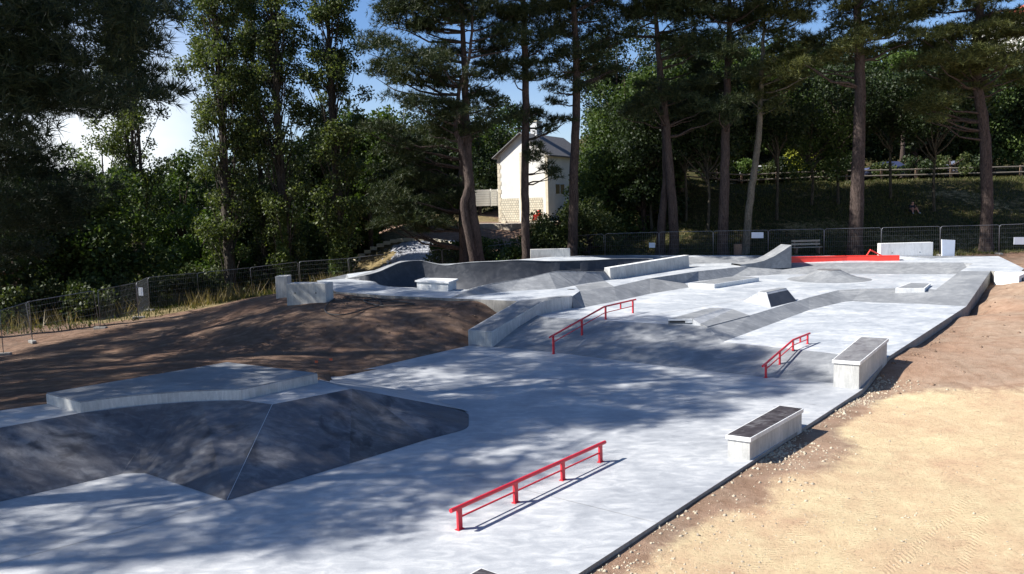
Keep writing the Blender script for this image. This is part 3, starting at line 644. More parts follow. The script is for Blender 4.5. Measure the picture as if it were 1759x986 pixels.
# hubba ledge on the left of the first bank
ft = .57
a0, a1 = G(803.9, 567, ft), G(844.8, 570.4, ft); b1_, b0_ = G(934.4, 516.7, zD+.03), G(889.2, 517.0, zD+.03); c1_ = G(983, 508, zD+.03); c0_ = c1_+(b0_-b1_)*.55
r_ = root_at('hubba_ledge', a0-Vector((0, 0, ft)), 'long concrete hubba ledge climbing the left end of the first bank', 'ledge')
def hub(b_):
    b_.add([zed([a0], -.1)[0], zed([a1], -.1)[0], zed([b1_], -.1)[0], zed([b0_], -.1)[0], a0, a1, b1_, b0_], [(0, 1, 5, 4), (1, 2, 6, 5), (2, 3, 7, 6), (3, 0, 4, 7), (4, 5, 6, 7)])
    b_.add([zed([b0_], -.1)[0], zed([b1_], -.1)[0], zed([c1_], .3)[0], zed([c0_], .3)[0], b0_, b1_, c1_, c0_], [(0, 1, 5, 4), (1, 2, 6, 5), (2, 3, 7, 6), (3, 0, 4, 7), (4, 5, 6, 7)])
part(hub, 'base_block', 'cast_concrete', r_, 0)
up_ = Vector((0, 0, .006))
def hubtop(b_):
    i = .05; f = lambda a, b2, c, d: (a+(b2-a)*.05, b2+(a-b2)*.05)
    l0, r0 = f(a0, a1, 0, 0); l1, r1 = f(b0_, b1_, 0, 0); l2, r2 = f(c0_, c1_, 0, 0); k = (l1-l0).normalized()*.06
    b_.add([l0+k+up_, r0+k+up_, r1+up_, l1+up_, r2+up_, l2+up_], [(0, 1, 2, 3), (3, 2, 4, 5)])
part(hubtop, 'top_surface', 'bank_concrete', r_, 0)
# corner table on the second bank
zt = zC+.2
t_ = [G(1147.6, 547.9, zt), G(1218.2, 528.8, zt), G(1244, 529.2, zt), G(1189, 547.6, zt)]
r_ = root_at('corner_wedge', t_[0]-Vector((0, 0, .2)), 'low grey launch table at the banks corner, dark slot in its white end', 'ramp')
part(lambda b_: b_.prism(zed(t_, zC-.25), t_), 'table_top', 'bank_concrete', r_, .008)
s0, s1 = G(1203, 556.0, zC+.07), G(1259, 531.0, zC+.10)
part(lambda b_: b_.add([t_[3], t_[2], s1, s0]+zed([t_[3], t_[2], s1, s0], zC-.25), [(0, 1, 2, 3), (4, 5, 6, 7), (0, 3, 7, 4), (3, 2, 6, 7), (2, 1, 5, 6), (1, 0, 4, 5)]), 'pale_strip', 'floor_concrete', r_, 0)
s2, s3 = G(1215, 560.5, zC+.01), G(1287.5, 541.7, zC+.012)
part(lambda b_: b_.add([s0, s1, s3, s2]+zed([s0, s1, s3, s2], zC-.35), [(0, 1, 2, 3), (4, 5, 6, 7), (0, 3, 7, 4), (3, 2, 6, 7), (2, 1, 5, 6), (1, 0, 4, 5)]), 'side_slope', 'bank_concrete', r_, 0)
e0 = t_[0]-Vector((0, 0, .0)); u = (t_[3]-t_[0]).normalized(); nrm = Vector((-u.y, u.x, 0)); nrm = nrm if nrm.y < 0 else -nrm
part(lambda b_: b_.quad4([t_[0]+u*.02+nrm*.004-Vector((0, 0, .03)), t_[3]+nrm*.004-Vector((0, 0, .03)), t_[3]+nrm*.03-Vector((0, 0, .03)), t_[0]+u*.02+nrm*.03-Vector((0, 0, .03))], 0, .0) if 0 else b_.box((t_[0]+t_[3])/2+nrm*.012-Vector((0, 0, .06)), u, (t_[3]-t_[0]).length, .03, .06), 'end_lip', 'white_cast', r_, .004)
part(lambda b_: b_.box(t_[0].lerp(t_[3], .42)+nrm*.004-Vector((0, 0, .135)), u, (t_[3]-t_[0]).length*.72, .02, .055), 'end_slot', 'black_slot', r_, 0)
part(lambda b_: b_.box(t_[0].lerp(t_[3], .86)+nrm*.008-Vector((0, 0, .15)), u, (t_[3]-t_[0]).length*.3, .03, .085), 'end_block', 'white_cast', r_, .004)
# low pad
zt = zC+.22
t_ = [G(1182.8, 486.4, zt), G(1227, 488.1, zt), G(1304, 476.2, zt), G(1255.8, 475.0, zt)]
r_ = root_at('manual_pad', t_[1]-Vector((0, 0, .22)), 'long low concrete pad lying on the white middle floor', 'pad')
part(lambda b_: b_.prism(zed(t_, zC-.05), zed(t_, zt)), 'base_block', 'white_cast', r_, .01)
part(lambda b_: b_.prism(zed(insetr(t_, .05), zt-.01), zed(insetr(t_, .05), zt+.004)), 'top_surface', 'bank_concrete', r_, 0)
# kicker
b_r0, b_r1 = G(1324, 528.0, zC), G(1369, 517.0, zC); tr0 = G(1316.7, 502.3, zC+.52); tr1 = G(1350.8, 495.0, zC+.52); tl0 = G(1304.5, 500.6, zC+.52); tl1 = G(1338.6, 494.4, zC+.52)
bl0 = tl0+(tl0-tr0).normalized()*1.1; bl0.z = zC; bl1 = tl1+(tl1-tr1).normalized()*1.1; bl1.z = zC
f0 = (b_r0+bl0)/2
r_ = root_at('kicker', b_r0, 'small wedge shaped kicker with steep shaded face, standing on the white middle floor', 'ramp')
part(lambda b_: b_.add([b_r0, b_r1, bl1, bl0, tr0, tr1, tl1, tl0], [(0, 1, 5, 4), (1, 2, 6, 5), (2, 3, 7, 6), (3, 0, 4, 7), (4, 5, 6, 7)]), 'ramp_body', 'floor_concrete', r_, 0)
d_ = up_*1.0
part(lambda b_: b_.add([b_r0.lerp(b_r1, .02)+Vector((.006, -.006, .004)), b_r1.lerp(b_r0, .02)+Vector((.006, -.006, .004)), tr1+Vector((.006, -.006, -.01)), tr0+Vector((.006, -.006, -.01))], [(0, 1, 2, 3)]), 'steep_face_shade', 'bowl_concrete', r_, 0)  # darker sheet over the steep side, its shade put into the colour
part(lambda b_: b_.add([tr0+d_, tr1+d_, tl1+d_, tl0+d_], [(0, 1, 2, 3)]), 'top_surface', 'bank_concrete', r_, 0)
# round bump
c = G(1424, 479.6, zC); r_ = root_at('round_bump', c, 'round volcano shaped grey concrete bump with a flat top, near the far bank', 'ramp')
b_ = MB((0, 0, 0)); V_ = []; F_ = []; rings = [(2.25, -.01), (1.9, .035), (1.5, .12), (1.1, .26), (.8, .40), (.62, .50), (.58, .52)]; ns = 40
for rr, zz in rings:
    for k in range(ns): V_.append((rr*math.cos(2*PI*k/ns), rr*math.sin(2*PI*k/ns), zz))
for i in range(len(rings)-1):
    for k in range(ns): F_.append((i*ns+k, i*ns+(k+1) % ns, (i+1)*ns+(k+1) % ns, (i+1)*ns+k))
b_.add(V_, F_); o = b_.build('slope', 'bank_concrete', r_, True)
b_ = MB(); b_.add([(.6*math.cos(2*PI*k/ns), .6*math.sin(2*PI*k/ns), z_) for z_ in (.50, .535) for k in range(ns)], [tuple(range(ns, 2*ns))]+[(k, (k+1) % ns, ns+(k+1) % ns, ns+k) for k in range(ns)]); b_.build('flat_top', 'ledge_top', r_)
# box against the far ramp
zt = zC+.12
t_ = [G(1538, 495, zt), G(1588.5, 495, zt), G(1598.7, 487, zt), G(1562.8, 485.8, zt)]
r_ = root_at('low_ledge', zed(t_, .5)[0], 'white low block built into the bank beside the far right ramp', 'ledge')
part(lambda b_: b_.prism(zed(t_, .42), t_), 'base_block', 'white_cast', r_, .008)
part(lambda b_: b_.prism([q-Vector((0, 0, .01)) for q in insetr(t_, .06)], [q+Vector((0, 0, .004)) for q in insetr(t_, .06)]), 'top_surface', 'bank_concrete', r_, 0)
# bench-like ledge on the deck
zt = zD+.46
t_ = [G(712.5, 481.5, zt), G(771, 484.5, zt), G(787, 478.8, zt), G(728, 477.0, zt)]
ledge('concrete_ledge', t_[0], t_[1], t_[2], t_[3], zt, zt, 'white_cast', 'small pale concrete bench block on the deck in front of the bowl', over=.09, cap=.08, z0f=zD, z0b=zD, sidem='white_cast')
# wall ledge between bowl and far bank
f1 = G(1049.4, 480.6, zD); g1_ = G(1184.7, 458.7, zD); u = (g1_-f1).normalized(); v_ = Vector((-u.y, u.x, 0)); Lw = (g1_-f1).length
r_ = root_at('wall_ledge', f1, 'long straight concrete wall ledge running back from the banks, its side in shade', 'wall')
part(lambda b_: b_.prism([f1-Vector((0, 0, .3)), g1_-Vector((0, 0, .3)), g1_+v_*.5-Vector((0, 0, .3)), f1+v_*.5-Vector((0, 0, .3))], [f1+u*.02+v_*.06+Vector((0, 0, .60)), g1_+v_*.06+Vector((0, 0, .70)), g1_+v_*.40+Vector((0, 0, .70)), f1+u*.02+v_*.40+Vector((0, 0, .60))]), 'wall_body', 'cast_concrete', r_, .01)
part(lambda b_: b_.prism([f1+u*.02+v_*.05+Vector((0, 0, .602)), g1_+v_*.05+Vector((0, 0, .702)), g1_+v_*.41+Vector((0, 0, .702)), f1+u*.02+v_*.41+Vector((0, 0, .602))], [f1+u*.02+v_*.05+Vector((0, 0, .622)), g1_+v_*.05+Vector((0, 0, .722)), g1_+v_*.41+Vector((0, 0, .722)), f1+u*.02+v_*.41+Vector((0, 0, .622))]), 'wall_top', 'white_cast', r_, 0)
# curved quarter ramp at the back
r_ = root_at('quarter_ramp', G(1353, 447, zD), 'grey concrete ramp curving up to a tall end just left of the red ledge', 'ramp')
Rr = [R(1359.5, 441.5, 50.0), R(1359.5, 441.5, 50.0)]; xs0 = R(1272, 451.4, 48.4); xe = R(1359.5, 446.4, 48.9); xs0.z = xe.z = 1.42; uq = (xe-xs0).normalized(); vq = Vector((-uq.y, uq.x, 0)); Lq = (xe-xs0).length; prof = [(0, .0), (.25, .04), (.45, .15), (.65, .38), (.85, .72), (1, 1.0)]
def qr(b_):
    n_ = len(prof); fr_ = [xs0+uq*(Lq*a)+Vector((0, 0, h*1.05)) for a, h in prof]; bk_ = [q+vq*1.3 for q in fr_]; fb = [Vector((q.x, q.y, zD-.2)) for q in fr_]; bb = [Vector((q.x, q.y, zD-.2)) for q in bk_]
    V_ = fr_+bk_+fb+bb; F_ = []
    for i in range(n_-1): F_ += [(i, i+1, n_+i+1, n_+i), (2*n_+i, 2*n_+i+1, i+1, i), (3*n_+i, n_+i, n_+i+1, 3*n_+i+1)]
    F_.append((n_-1, 2*n_+n_-1, 3*n_+n_-1, 2*n_-1)); b_.add(V_, F_)
part(qr, 'ramp_body', 'bank_concrete', r_, 0)
# red ledge and the bent red rail behind it
q0, q1, q2 = G(1356, 452, zD), G(1455, 449.8, zD), G(1545, 449.2, zD)
r_ = root_at('red_ledge', q0, 'long low ledge painted bright red along the far edge of the park', 'ledge')
def redl(b_):
    for a, c in ((q0, q1), (q1, q2)):
        u = (c-a).normalized(); v_ = Vector((-u.y, u.x, 0))*.45
        b_.prism([a-Vector((0, 0, .05)), c-Vector((0, 0, .05)), c+v_-Vector((0, 0, .05)), a+v_-Vector((0, 0, .05))], [a+Vector((0, 0, .36)), c+Vector((0, 0, .36)), c+v_+Vector((0, 0, .36)), a+v_+Vector((0, 0, .36))])
part(redl, 'ledge_body', 'orange_red_paint', r_, .0)
part(lambda b_: b_.tube([q0+Vector((0, 0, .36)), q1+Vector((0, 0, .36)), q2+Vector((0, 0, .36))], .02, 6), 'metal_edge', 'orange_red_paint', r_, 0)
k0, k1, k2 = R(1483.7, 440.5, 50.6), R(1494.8, 429.3, 50.6), R(1529, 440, 50.6)
r_ = root_at('bent_rail', Vector((k0.x, k0.y, zD)), 'small red grind rail bent to a peak behind the red ledge', 'rail')
part(lambda b_: b_.tube([Vector((k0.x, k0.y, zD)), k1, Vector((k2.x, k2.y, zD))], .05, 8), 'rail_tube', 'orange_red_paint', r_, 0)
# blocks round the edge
def block(name, px0, px1, ytop, ybase, d, dep, label, m='cast_concrete', base=None, holes=2, bend=0, cat='block', yaw=0.0):
    a = R(px0, ybase, d); c = R(px1, ybase, d+yaw); ht = (ybase-ytop)*d/FPX; zb = min(a.z, c.z); zb = base if base is not None else zb
    zt = a.z+ht; r_ = root_at(name, (a.x, a.y, zb), label, cat); u = (c-a); u.z = 0; u.normalize(); v_ = Vector((-u.y, u.x, 0))
    if v_.y < 0: v_ = -v_
    pts = [Vector((a.x, a.y, 0)), Vector((c.x, c.y, 0)), Vector((c.x, c.y, 0))+v_*dep, Vector((a.x, a.y, 0))+v_*dep]
    part(lambda b_: b_.prism(zed(pts, zb-.25), zed(pts, zt)), 'block_body', m, r_, .015)
    Lb = (c-a).length
    for f in (.22, .75)[:holes]:
        q = Vector((a.x, a.y, zb+(zt-zb)*.45))+u*Lb*f; part(lambda b_: b_.tube([q-v_*.004, q+v_*.05], .035, 8), 'tie_hole', 'black_slot', r_, 0)
    return r_
block('concrete_block', 492.8, 560.3, 487.0, 516.5, 36.6, .80, 'large pale concrete block on the dirt at the left end of the deck', 'cast_concrete', yaw=-.4)
block('concrete_block', 474.3, 494.5, 474.5, 507.5, 40.0, .8, 'narrow upright concrete block behind the large block on the dirt', 'cast_concrete', holes=0)
block('concrete_block', 911.5, 979.7, 428.5, 447.5, 50.6, .4, 'grey concrete block with streaks of shade behind the bowl between two pines', 'cast_concrete', holes=0, base=1.3)
block('concrete_block', 1512.5, 1602.5, 418.3, 441.0, 51.0, .45, 'long stained white concrete block behind the right end of the red ledge', 'white_cast', base=1.2)
r_ = root_at('standing_panel', R(1617, 441, 50.8), 'pale tilted panel standing upright right of the long white block', 'panel')
a, c = R(1618.5, 441, 50.8), R(1639.5, 441, 51.0); a2, c2 = R(1618, 411.5, 51.2), R(1641, 412.5, 51.4); a.z = c.z = 1.2; vv = Vector((0, .10, 0))
part(lambda b_: b_.prism([a, c, c+vv, a+vv], [a2, c2, c2+vv, a2+vv]), 'panel_board', 'white_sheet', r_, .01)
part(lambda b_: b_.tube([(a+c)/2+Vector((0, .9, 0)), (a2+c2)/2+vv-Vector((0, 0, .3))], .03, 6), 'back_strut', 'timber', r_, 0)
# end block at the right corner
fz = zD-.02
t_ = [G(1708, 468.6, fz), G(1750.5, 474.6, fz), G(1768, 467, fz), G(1712, 465.2, fz)]
r_ = root_at('end_block', t_[0]-Vector((0, 0, .6)), 'white concrete block at the right corner, half buried by the dirt mound', 'block')
part(lambda b_: b_.prism(zed(t_, .55), zed(t_, fz+.012)), 'block_body', 'white_cast', r_, .01)
pz = (t_[1]+t_[2])/2; u = (t_[2]-t_[1]).normalized(); v_ = Vector((u.y, -u.x, 0))
part(lambda b_: b_.box(t_[1].lerp(t_[2], .35)+v_*.004-Vector((0, 0, .45)), u, .5, .02, .3), 'side_opening', 'black_slot', r_, 0)
# drain cover on the deck
dq = G(981, 497.3, zD); r_ = MB().box(dq, DIR2, .30, .22, .012).build('drain_cover', 'black_slot', None, False, .003); tag(r_, 'small dark square drain cover set in the pale strip above the banks', 'drain cover')
# ------------------------------------------------------------------ rails
def rail(label, prof, posts, P0, rt=.033, low=.22, width=.09, shorts=()):
    """prof: (t, z) of the top tube; posts: (t, zbase); P0 + DIR1*t"""
    r_ = root_at('grind_rail', (P0.x, P0.y, 0), label, 'rail')
    def pz(t):
        for (a, za), (c, zc) in zip(prof[:-1], prof[1:]):
            if a <= t <= c or (c, zc) == prof[-1]: return za+(zc-za)*(t-a)/(c-a)
        return prof[0][1]
    at_ = lambda t, z: Vector((P0.x, P0.y, 0))+DIR1*t+Vector((0, 0, z))
    def qz(t): return prof[0][1] if t < prof[0][0] else pz(t)
    part(lambda b_: b_.tube([at_(t, z) for t, z in prof], rt, 12), 'top_tube', 'red_paint', r_, 0, False)
    ts = [posts[0][0]]+[t for t, z in prof[1:-1]]+[posts[-1][0]]
    part(lambda b_: b_.tube([at_(t, qz(t)-low) for t in ts], .017, 8), 'lower_bar', 'red_paint', r_, 0)
    for t, zb in posts:
        part(lambda b_: b_.box(at_(t, zb-.02), DIR1, width, .045, qz(t)-rt*.5-zb+.02), 'post', 'red_paint', r_, .004)
        part(lambda b_: b_.box(at_(t, zb+.002), DIR1, width+.05, .09, .008), 'foot_plate', 'red_paint', r_, 0)
    for t in shorts:
        part(lambda b_: b_.box(at_(t, qz(t)-low), DIR1, width*.7, .04, low-rt*.5), 'short_post', 'red_paint', r_, .003)
    return r_
P0 = G(789.8, 909.1)+DIR2*0
Pa, Pb = P0, G(1037.5, 794.7); Lr = (Pb-Pa).length
mids = [along(Pa, px).__sub__(Pa).length for px in (886, 967)]
rail('long flat red grind rail with four posts on the lower floor in the foreground', [(-.20, .37), (Lr+.18, .37)], [(0, 0), (mids[0], 0), (mids[1], 0), (Lr, 0)], Pa, .036, .17, .10)
P0 = G(951, 608)
rail('red handrail descending the left half of the first bank', [(-.22, .62), (3.35, 1.30), (5.72, 1.33)], [(0, 0), (1.80, .40), (3.44, .79), (5.49, .79)], P0, .034, .24, .085, (4.55,))
P0 = G(1315.6, 648.6)
t1 = (along(P0, 1339.4)-P0).length; t2 = (along(P0, 1362)-P0).length; t3 = (along(P0, 1387)-P0).length; t4 = (along(P0, 1374.5)-P0).length
zz1 = height_at(P0+DIR1*t1, 628.7); print('rail3', t1, t2, t3, zz1, height_at(P0+DIR1*t2, 595), height_at(P0+DIR1*t2, 577), height_at(P0+DIR1*t3, 583.7), height_at(P0+DIR1*t3, 567))
rail('short red handrail descending the right half of the first bank', [(-.25, .38), (t2, .80), (t3+.2, .80)], [(0, 0), (t1, .2), (t2, zB), (t3, zB)], P0, .032, .17, .08, (t4,))
# ------------------------------------------------------------------ loose things on the dirt
def ground_pt(px, py, z=0.3):
    for _ in range(8): q = G(px, py, z); z = tz(q.x, q.y)
    return G(px, py, z)
hp = [(575, 515), (560, 528), (562, 540), (590, 543), (630, 533), (655, 525), (640, 514), (605, 512), (592, 511), (610, 516), (660, 520), (700, 522), (713, 524), (690, 520), (650, 516), (625, 519), (650, 527), (672, 528), (690, 527), (712, 525)]
hpts = smoothline([ground_pt(x, y, 1.0)+Vector((0, 0, .06)) for x, y in hp], 5)
o = MB().tube(hpts, .028, 6).build('black_hose', 'rubber', None, True); tag(o, 'loosely coiled dark hose lying on the dirt below the deck', 'hose')
for (px, py, lb) in ((541, 627.5, 'tiny orange marker flag on the dirt nearer the low platform'), (566, 623.5, 'tiny orange marker flag on the dirt farther from the low platform')):
    q = ground_pt(px, py, .1); r_ = root_at('marker_flag', q, lb, 'flag'); part(lambda b_: b_.tube([q, q+Vector((0, 0, .14))], .008, 5), 'wire_stake', 'galvanised', r_, 0); part(lambda b_: b_.box(q+Vector((.05, 0, .08)), (1, 0, 0), .11, .012, .08), 'flag_cloth', 'flag_orange', r_, 0)
q = ground_pt(1729, 499, .7)
for k, (dx, dy, L_, a_, lb) in enumerate(((0, 0, .75, -.5, 'pale broken branch lying on top of the dirt mound'), (.15, .25, .45, .9, 'short dry stick crossing the pale branch on the dirt mound'))):
    u = Vector((math.cos(a_), math.sin(a_), .12)); s_ = q+Vector((dx-.3, dy, .05))
    o = MB().tube([s_, s_+u*L_*.5+Vector((0, 0, .05)), s_+u*L_], [.04, .03, .015], 6).build('dead_branch', 'pale_timber', None, True); tag(o, lb, 'branch')
# ------------------------------------------------------------------ mesh fence panels
def fence_panel(p0, p1, label, group, first=[None]):
    p0, p1 = Vector(p0), Vector(p1); d = p1-p0; Lf = math.hypot(d.x, d.y); ang = math.atan2(d.y, d.x); sl = d.z/Lf
    if first[0] is None:
        r_ = empty('fence_panel', (0, 0, 0), 'x', 'fence'); Lp, Hh = 3.42, 1.95; c = .12
        path = [(.0, .1), (.0, Hh-c), (.035, Hh-.035), (c, Hh), (Lp-c, Hh), (Lp-.035, Hh-.035), (Lp, Hh-c), (Lp, .1)]
        MB().tube([Vector((x, 0, z)) for x, z in path], .018, 6).build('tube_frame', 'galvanised', r_, True)
        wm_ = MB()
        for i in range(1, 27): x = Lp*i/27; wm_.tube([Vector((x, 0, .22)), Vector((x, 0, Hh))], .0028, 3, False)
        for z in (.22, .5, .8, 1.1, 1.4, 1.7): wm_.tube([Vector((0, 0, z)), Vector((Lp, 0, z))], .0035, 3, False)
        wm_.build('wire_mesh', 'galvanised', r_)
        for x in (0,): MB().box((x-.02, 0, 0), (0, 1, 0), .62, .22, .13).build('concrete_foot', 'skirt_concrete', r_, False, .02)
        first[0] = r_; t = r_
    else:
        t = first[0].copy(); COL.objects.link(t)
        for ch in first[0].children: c2 = ch.copy(); COL.objects.link(c2); c2.parent = t
    t.location = p0; t.rotation_euler = (0, -math.atan(sl), ang); t.scale = (Lf/3.46, 1, 1); t['label'] = label; t['group'] = group; return t
names = ['mesh fence panel at the very left edge of the photo', 'second mesh fence panel from the left, ahead of tall dry weeds', 'third mesh fence panel from the left, carrying a white paper notice', 'fourth mesh fence panel from the left, just past the notice', 'fifth mesh fence panel from the left, before the leftmost poplar trunks', 'sixth mesh fence panel from the left, in front of the thick dark poplar', 'seventh mesh fence panel from the left, behind the two concrete blocks', 'mesh fence panel in front of the ivy covered poplar stem', 'mesh fence panel across the left half of the silver tarp', 'mesh fence panel across the right half of the silver tarp', 'mesh fence panel ending at the forked pine trunk']
for i, nm in enumerate(names): fence_panel((FENCE[i][0], FENCE[i][1], tz(FENCE[i][0], FENCE[i][1])), (FENCE[i+1][0], FENCE[i+1][1], tz(FENCE[i+1][0], FENCE[i+1][1])), nm, 'wire mesh fence panels along the back left')
RF2 = [(-1.85, 57)]+[(q[0], q[1]) for q in RF]
names = ['mesh fence panel right of the forked pine', 'mesh fence panel behind the grey block between two pines', 'mesh fence panel left of the crossed twin trunks', 'mesh fence panel behind the crossed twin trunks', 'mesh fence panel behind the brown litter bin', 'mesh fence panel holding the bluish notice board', 'mesh fence panel behind the wooden bench', 'mesh fence panel just left of the thick middle pine', 'mesh fence panel behind the long white block', 'clearly visible mesh fence panel crossing the rightmost pine trunk', 'mesh fence panel at the right edge with a white board']
for i in range(len(RF2)-1):
    a, c = RF2[i], RF2[i+1]; fence_panel((a[0], a[1], tz(*a)), (c[0], c[1], tz(*c)), names[i], 'wire mesh fence panels along the far side')
def board(px0, px1, y0, y1, d, label, cat='sign', m='white_sheet'):
    a, c = R(px0, y1, d), R(px1, y1, d); h = (y1-y0)*d/FPX
    r_ = root_at('notice_board', a, label, cat); part(lambda b_: b_.prism([a, c, c+Vector((0, .03, 0)), a+Vector((0, .03, 0))], [q+Vector((0, 0, h)) for q in (a, c, c+Vector((0, .03, 0)), a+Vector((0, .03, 0)))]), 'board_face', m, r_, .006)
    part(lambda b_: b_.box((a+c)/2+Vector((0, .045, h*.4)), (1, 0, 0), (c-a).length*.8, .03, .05), 'fixing_clip', 'galvanised', r_, 0)
board(1291, 1311.5, 399, 409, 54.2, 'blank bluish white rectangular board on the far fence between two pines')
board(1115, 1125.5, 417, 425.5, 55.9, 'small pale board low on the far fence beside the twin trunks')
board(1741.5, 1764, 407.5, 420, 52.75, 'white rectangular board on the fence at the right edge')
board(238.5, 246, 494, 508, 44.5, 'white paper notice tied to the left fence')
# wooden bench and litter bin behind the deck
c = R(1386, 437, 55.2); c.z = tz(c.x, c.y); r_ = root_at('park_bench', c, 'weathered wooden bench on the grass behind the far edge', 'bench')
part(lambda b_: [b_.box(c+Vector((0, dy, .42)), (1, 0, 0), 1.95, .12, .045) for dy in (-.2, -.05, .1)], 'seat', 'pale_timber', r_, 0)
part(lambda b_: [b_.box(c+Vector((0, .24, z)), (1, 0, 0), 1.95, .05, .13) for z in (.58, .80)], 'backrest', 'pale_timber', r_, 0)
for sx_ in (-.75, .75): part(lambda b_: [b_.box(c+Vector((sx_, 0, 0)), (0, 1, 0), .5, .1, .42), b_.box(c+Vector((sx_, .27, .4)), (0, 1, 0), .06, .09, .55)], 'leg', 'timber', r_, 0)
c = R(1267.5, 438, 54.2); c.z = R(1267.5, 440, 54.2).z-.1; r_ = root_at('litter_bin', c, 'short brown slatted litter bin at the foot of the pine', 'bin')
def slats(b_):
    for k in range(12): a = 2*PI*k/12; b_.box(c+Vector((.24*math.cos(a), .24*math.sin(a), 0)), (-math.sin(a), math.cos(a), 0), .10, .025, .85)
part(slats, 'slat_shell', 'timber', r_, 0); part(lambda b_: b_.tube([c+Vector((0, 0, .03)), c+Vector((0, 0, .80))], .21, 12), 'inner_tub', 'black_slot', r_, 0); part(lambda b_: b_.tube([c+Vector((0, 0, .84)), c+Vector((0, 0, .90))], .28, 12), 'lid', 'timber', r_, 0)
# ------------------------------------------------------------------ house, terrace, tarp
hc = R(857.5, 381.5, 80.0); hz0 = hc.z; fu = Vector((.87, -.49, 0)).normalized(); su = Vector((.49, .87, 0)).normalized()
Wd = 5.4; Ld = 9.0; Eh = 6.35; Rh = 8.35
r_ = root_at('stone_house', hc, 'white two storey house with a grey slate roof, seen gable end between pine trunks', 'house')
def hp_(a, b2, z): return hc+fu*a+su*b2+Vector((0, 0, z))
part(lambda b_: b_.add([hp_(0, 0, -1), hp_(Wd, 0, -1), hp_(Wd, 0, Eh), hp_(Wd/2, 0, Rh), hp_(0, 0, Eh), hp_(0, Ld, -1), hp_(Wd, Ld, -1), hp_(Wd, Ld, Eh), hp_(Wd/2, Ld, Rh), hp_(0, Ld, Eh)],
    [(0, 1, 2, 3, 4), (9, 8, 7, 6, 5), (1, 6, 7, 2), (0, 4, 9, 5), (0, 5, 6, 1)]), 'wall', 'render_wall', r_, 0)
def roof(b_):
    for sgn in (0, 1):
        e_ = -.35 if sgn == 0 else Wd+.35; ez = Eh-.28
        P = [hp_(e_, -.3, ez), hp_(Wd/2, -.3, Rh), hp_(Wd/2, Ld+.3, Rh), hp_(e_, Ld+.3, ez)]; b_.prism([q+Vector((0, 0, .02)) for q in P], [q+Vector((0, 0, .16)) for q in P])
rf = part(roof, 'roof', 'roof_slate', r_, 0)
o = MB(tuple(hc)).box(hp_(Wd/2+.05, 3.0, Rh-.6), fu, .7, 1.1, 1.9).build('chimney', 'render_side', rf); o2 = MB(tuple(hc)).box(hp_(Wd/2+.05, 3.0, Rh+1.3), fu, .85, 1.25, .12).build('chimney_cap', 'quoin', rf)
for k, (fx, fl_) in enumerate(((.5, 1.5), (3.1, 5.3))):
    part(lambda b_: b_.prism([hp_(fx-.1 if k else .25, -.02, 0), hp_(2.25 if k == 0 else 4.85, -.02, 0), hp_(2.25 if k == 0 else 4.85, .05, 0), hp_(fx-.1 if k else .25, .05, 0)], [hp_(fx-.1 if k else .25, -.02, 2.25), hp_(2.25 if k == 0 else 4.85, -.02, 2.25), hp_(2.25 if k == 0 else 4.85, .05, 2.25), hp_(fx-.1 if k else .25, .05, 2.25)]), 'stone_plinth', 'stone_courses', r_, 0)
part(lambda b_: b_.prism([hp_(2.45, -.06, 0), hp_(2.85, -.06, 0), hp_(2.85, .05, 0), hp_(2.45, .05, 0)], [hp_(2.45, -.06, 6.6), hp_(2.85, -.06, 6.6), hp_(2.85, .05, 6.6), hp_(2.45, .05, 6.6)]), 'pilaster', 'quoin', r_, 0)
def quo(b_):
    for i in range(16):
        l = .34 if i % 2 else .22; b_.prism([hp_(-.03, -.035, i*.395), hp_(l, -.035, i*.395), hp_(l, .05, i*.395), hp_(-.03, .05, i*.395)], [hp_(-.03, -.035, i*.395+.37), hp_(l, -.035, i*.395+.37), hp_(l, .05, i*.395+.37), hp_(-.03, .05, i*.395+.37)])
part(quo, 'corner_stones', 'quoin', r_, 0)
part(lambda b_: b_.prism([hp_(Wd-.25, -.035, 0), hp_(Wd+.03, -.035, 0), hp_(Wd+.03, .1, 0), hp_(Wd-.25, .1, 0)], [hp_(Wd-.25, -.035, 6.2), hp_(Wd+.03, -.035, 6.2), hp_(Wd+.03, .1, 6.2), hp_(Wd-.25, .1, 6.2)]), 'corner_band', 'quoin', r_, 0)
wf = part(lambda b_: b_.prism([hp_(Wd+.04, 1.5, 2.5), hp_(Wd+.04, 3.6, 2.5), hp_(Wd-.02, 3.6, 2.5), hp_(Wd-.02, 1.5, 2.5)], [hp_(Wd+.04, 1.5, 3.6), hp_(Wd+.04, 3.6, 3.6), hp_(Wd-.02, 3.6, 3.6), hp_(Wd-.02, 1.5, 3.6)]), 'window', 'white_cast', r_, 0)
for a in (1.6, 2.65): MB(tuple(hc)).prism([hp_(Wd+.06, a, 2.6), hp_(Wd+.06, a+.85, 2.6), hp_(Wd+.03, a+.85, 2.6), hp_(Wd+.03, a, 2.6)], [hp_(Wd+.06, a, 3.5), hp_(Wd+.06, a+.85, 3.5), hp_(Wd+.03, a+.85, 3.5), hp_(Wd+.03, a, 3.5)]).build('pane', 'glass_dark', wf)
part(lambda b_: b_.tube([hp_(-.4, -.33, Eh-.2), hp_(Wd/2, -.33, Rh+.08), hp_(Wd+.4, -.33, Eh-.2)], .07, 6), 'barge_board', 'roof_slate', r_, 0)
# boundary wall of concrete slats left of the house
a = R(812, 354, 82.0); c = R(856, 354.5, 83.0); r_ = root_at('slatted_wall', a, 'white slatted concrete garden wall left of the house', 'wall')
for k in range(7): part(lambda b_: b_.box((a+c)/2+Vector((0, 0, .03+k*.235)), c-a, (c-a).length, .06, .22), 'slat', 'render_wall', r_, 0)
for f in (.0, .72, 1.0): part(lambda b_: b_.box(a.lerp(c, f)+Vector((0, -.06, 0)), c-a, .12, .12, 1.75), 'post', 'render_wall', r_, 0)
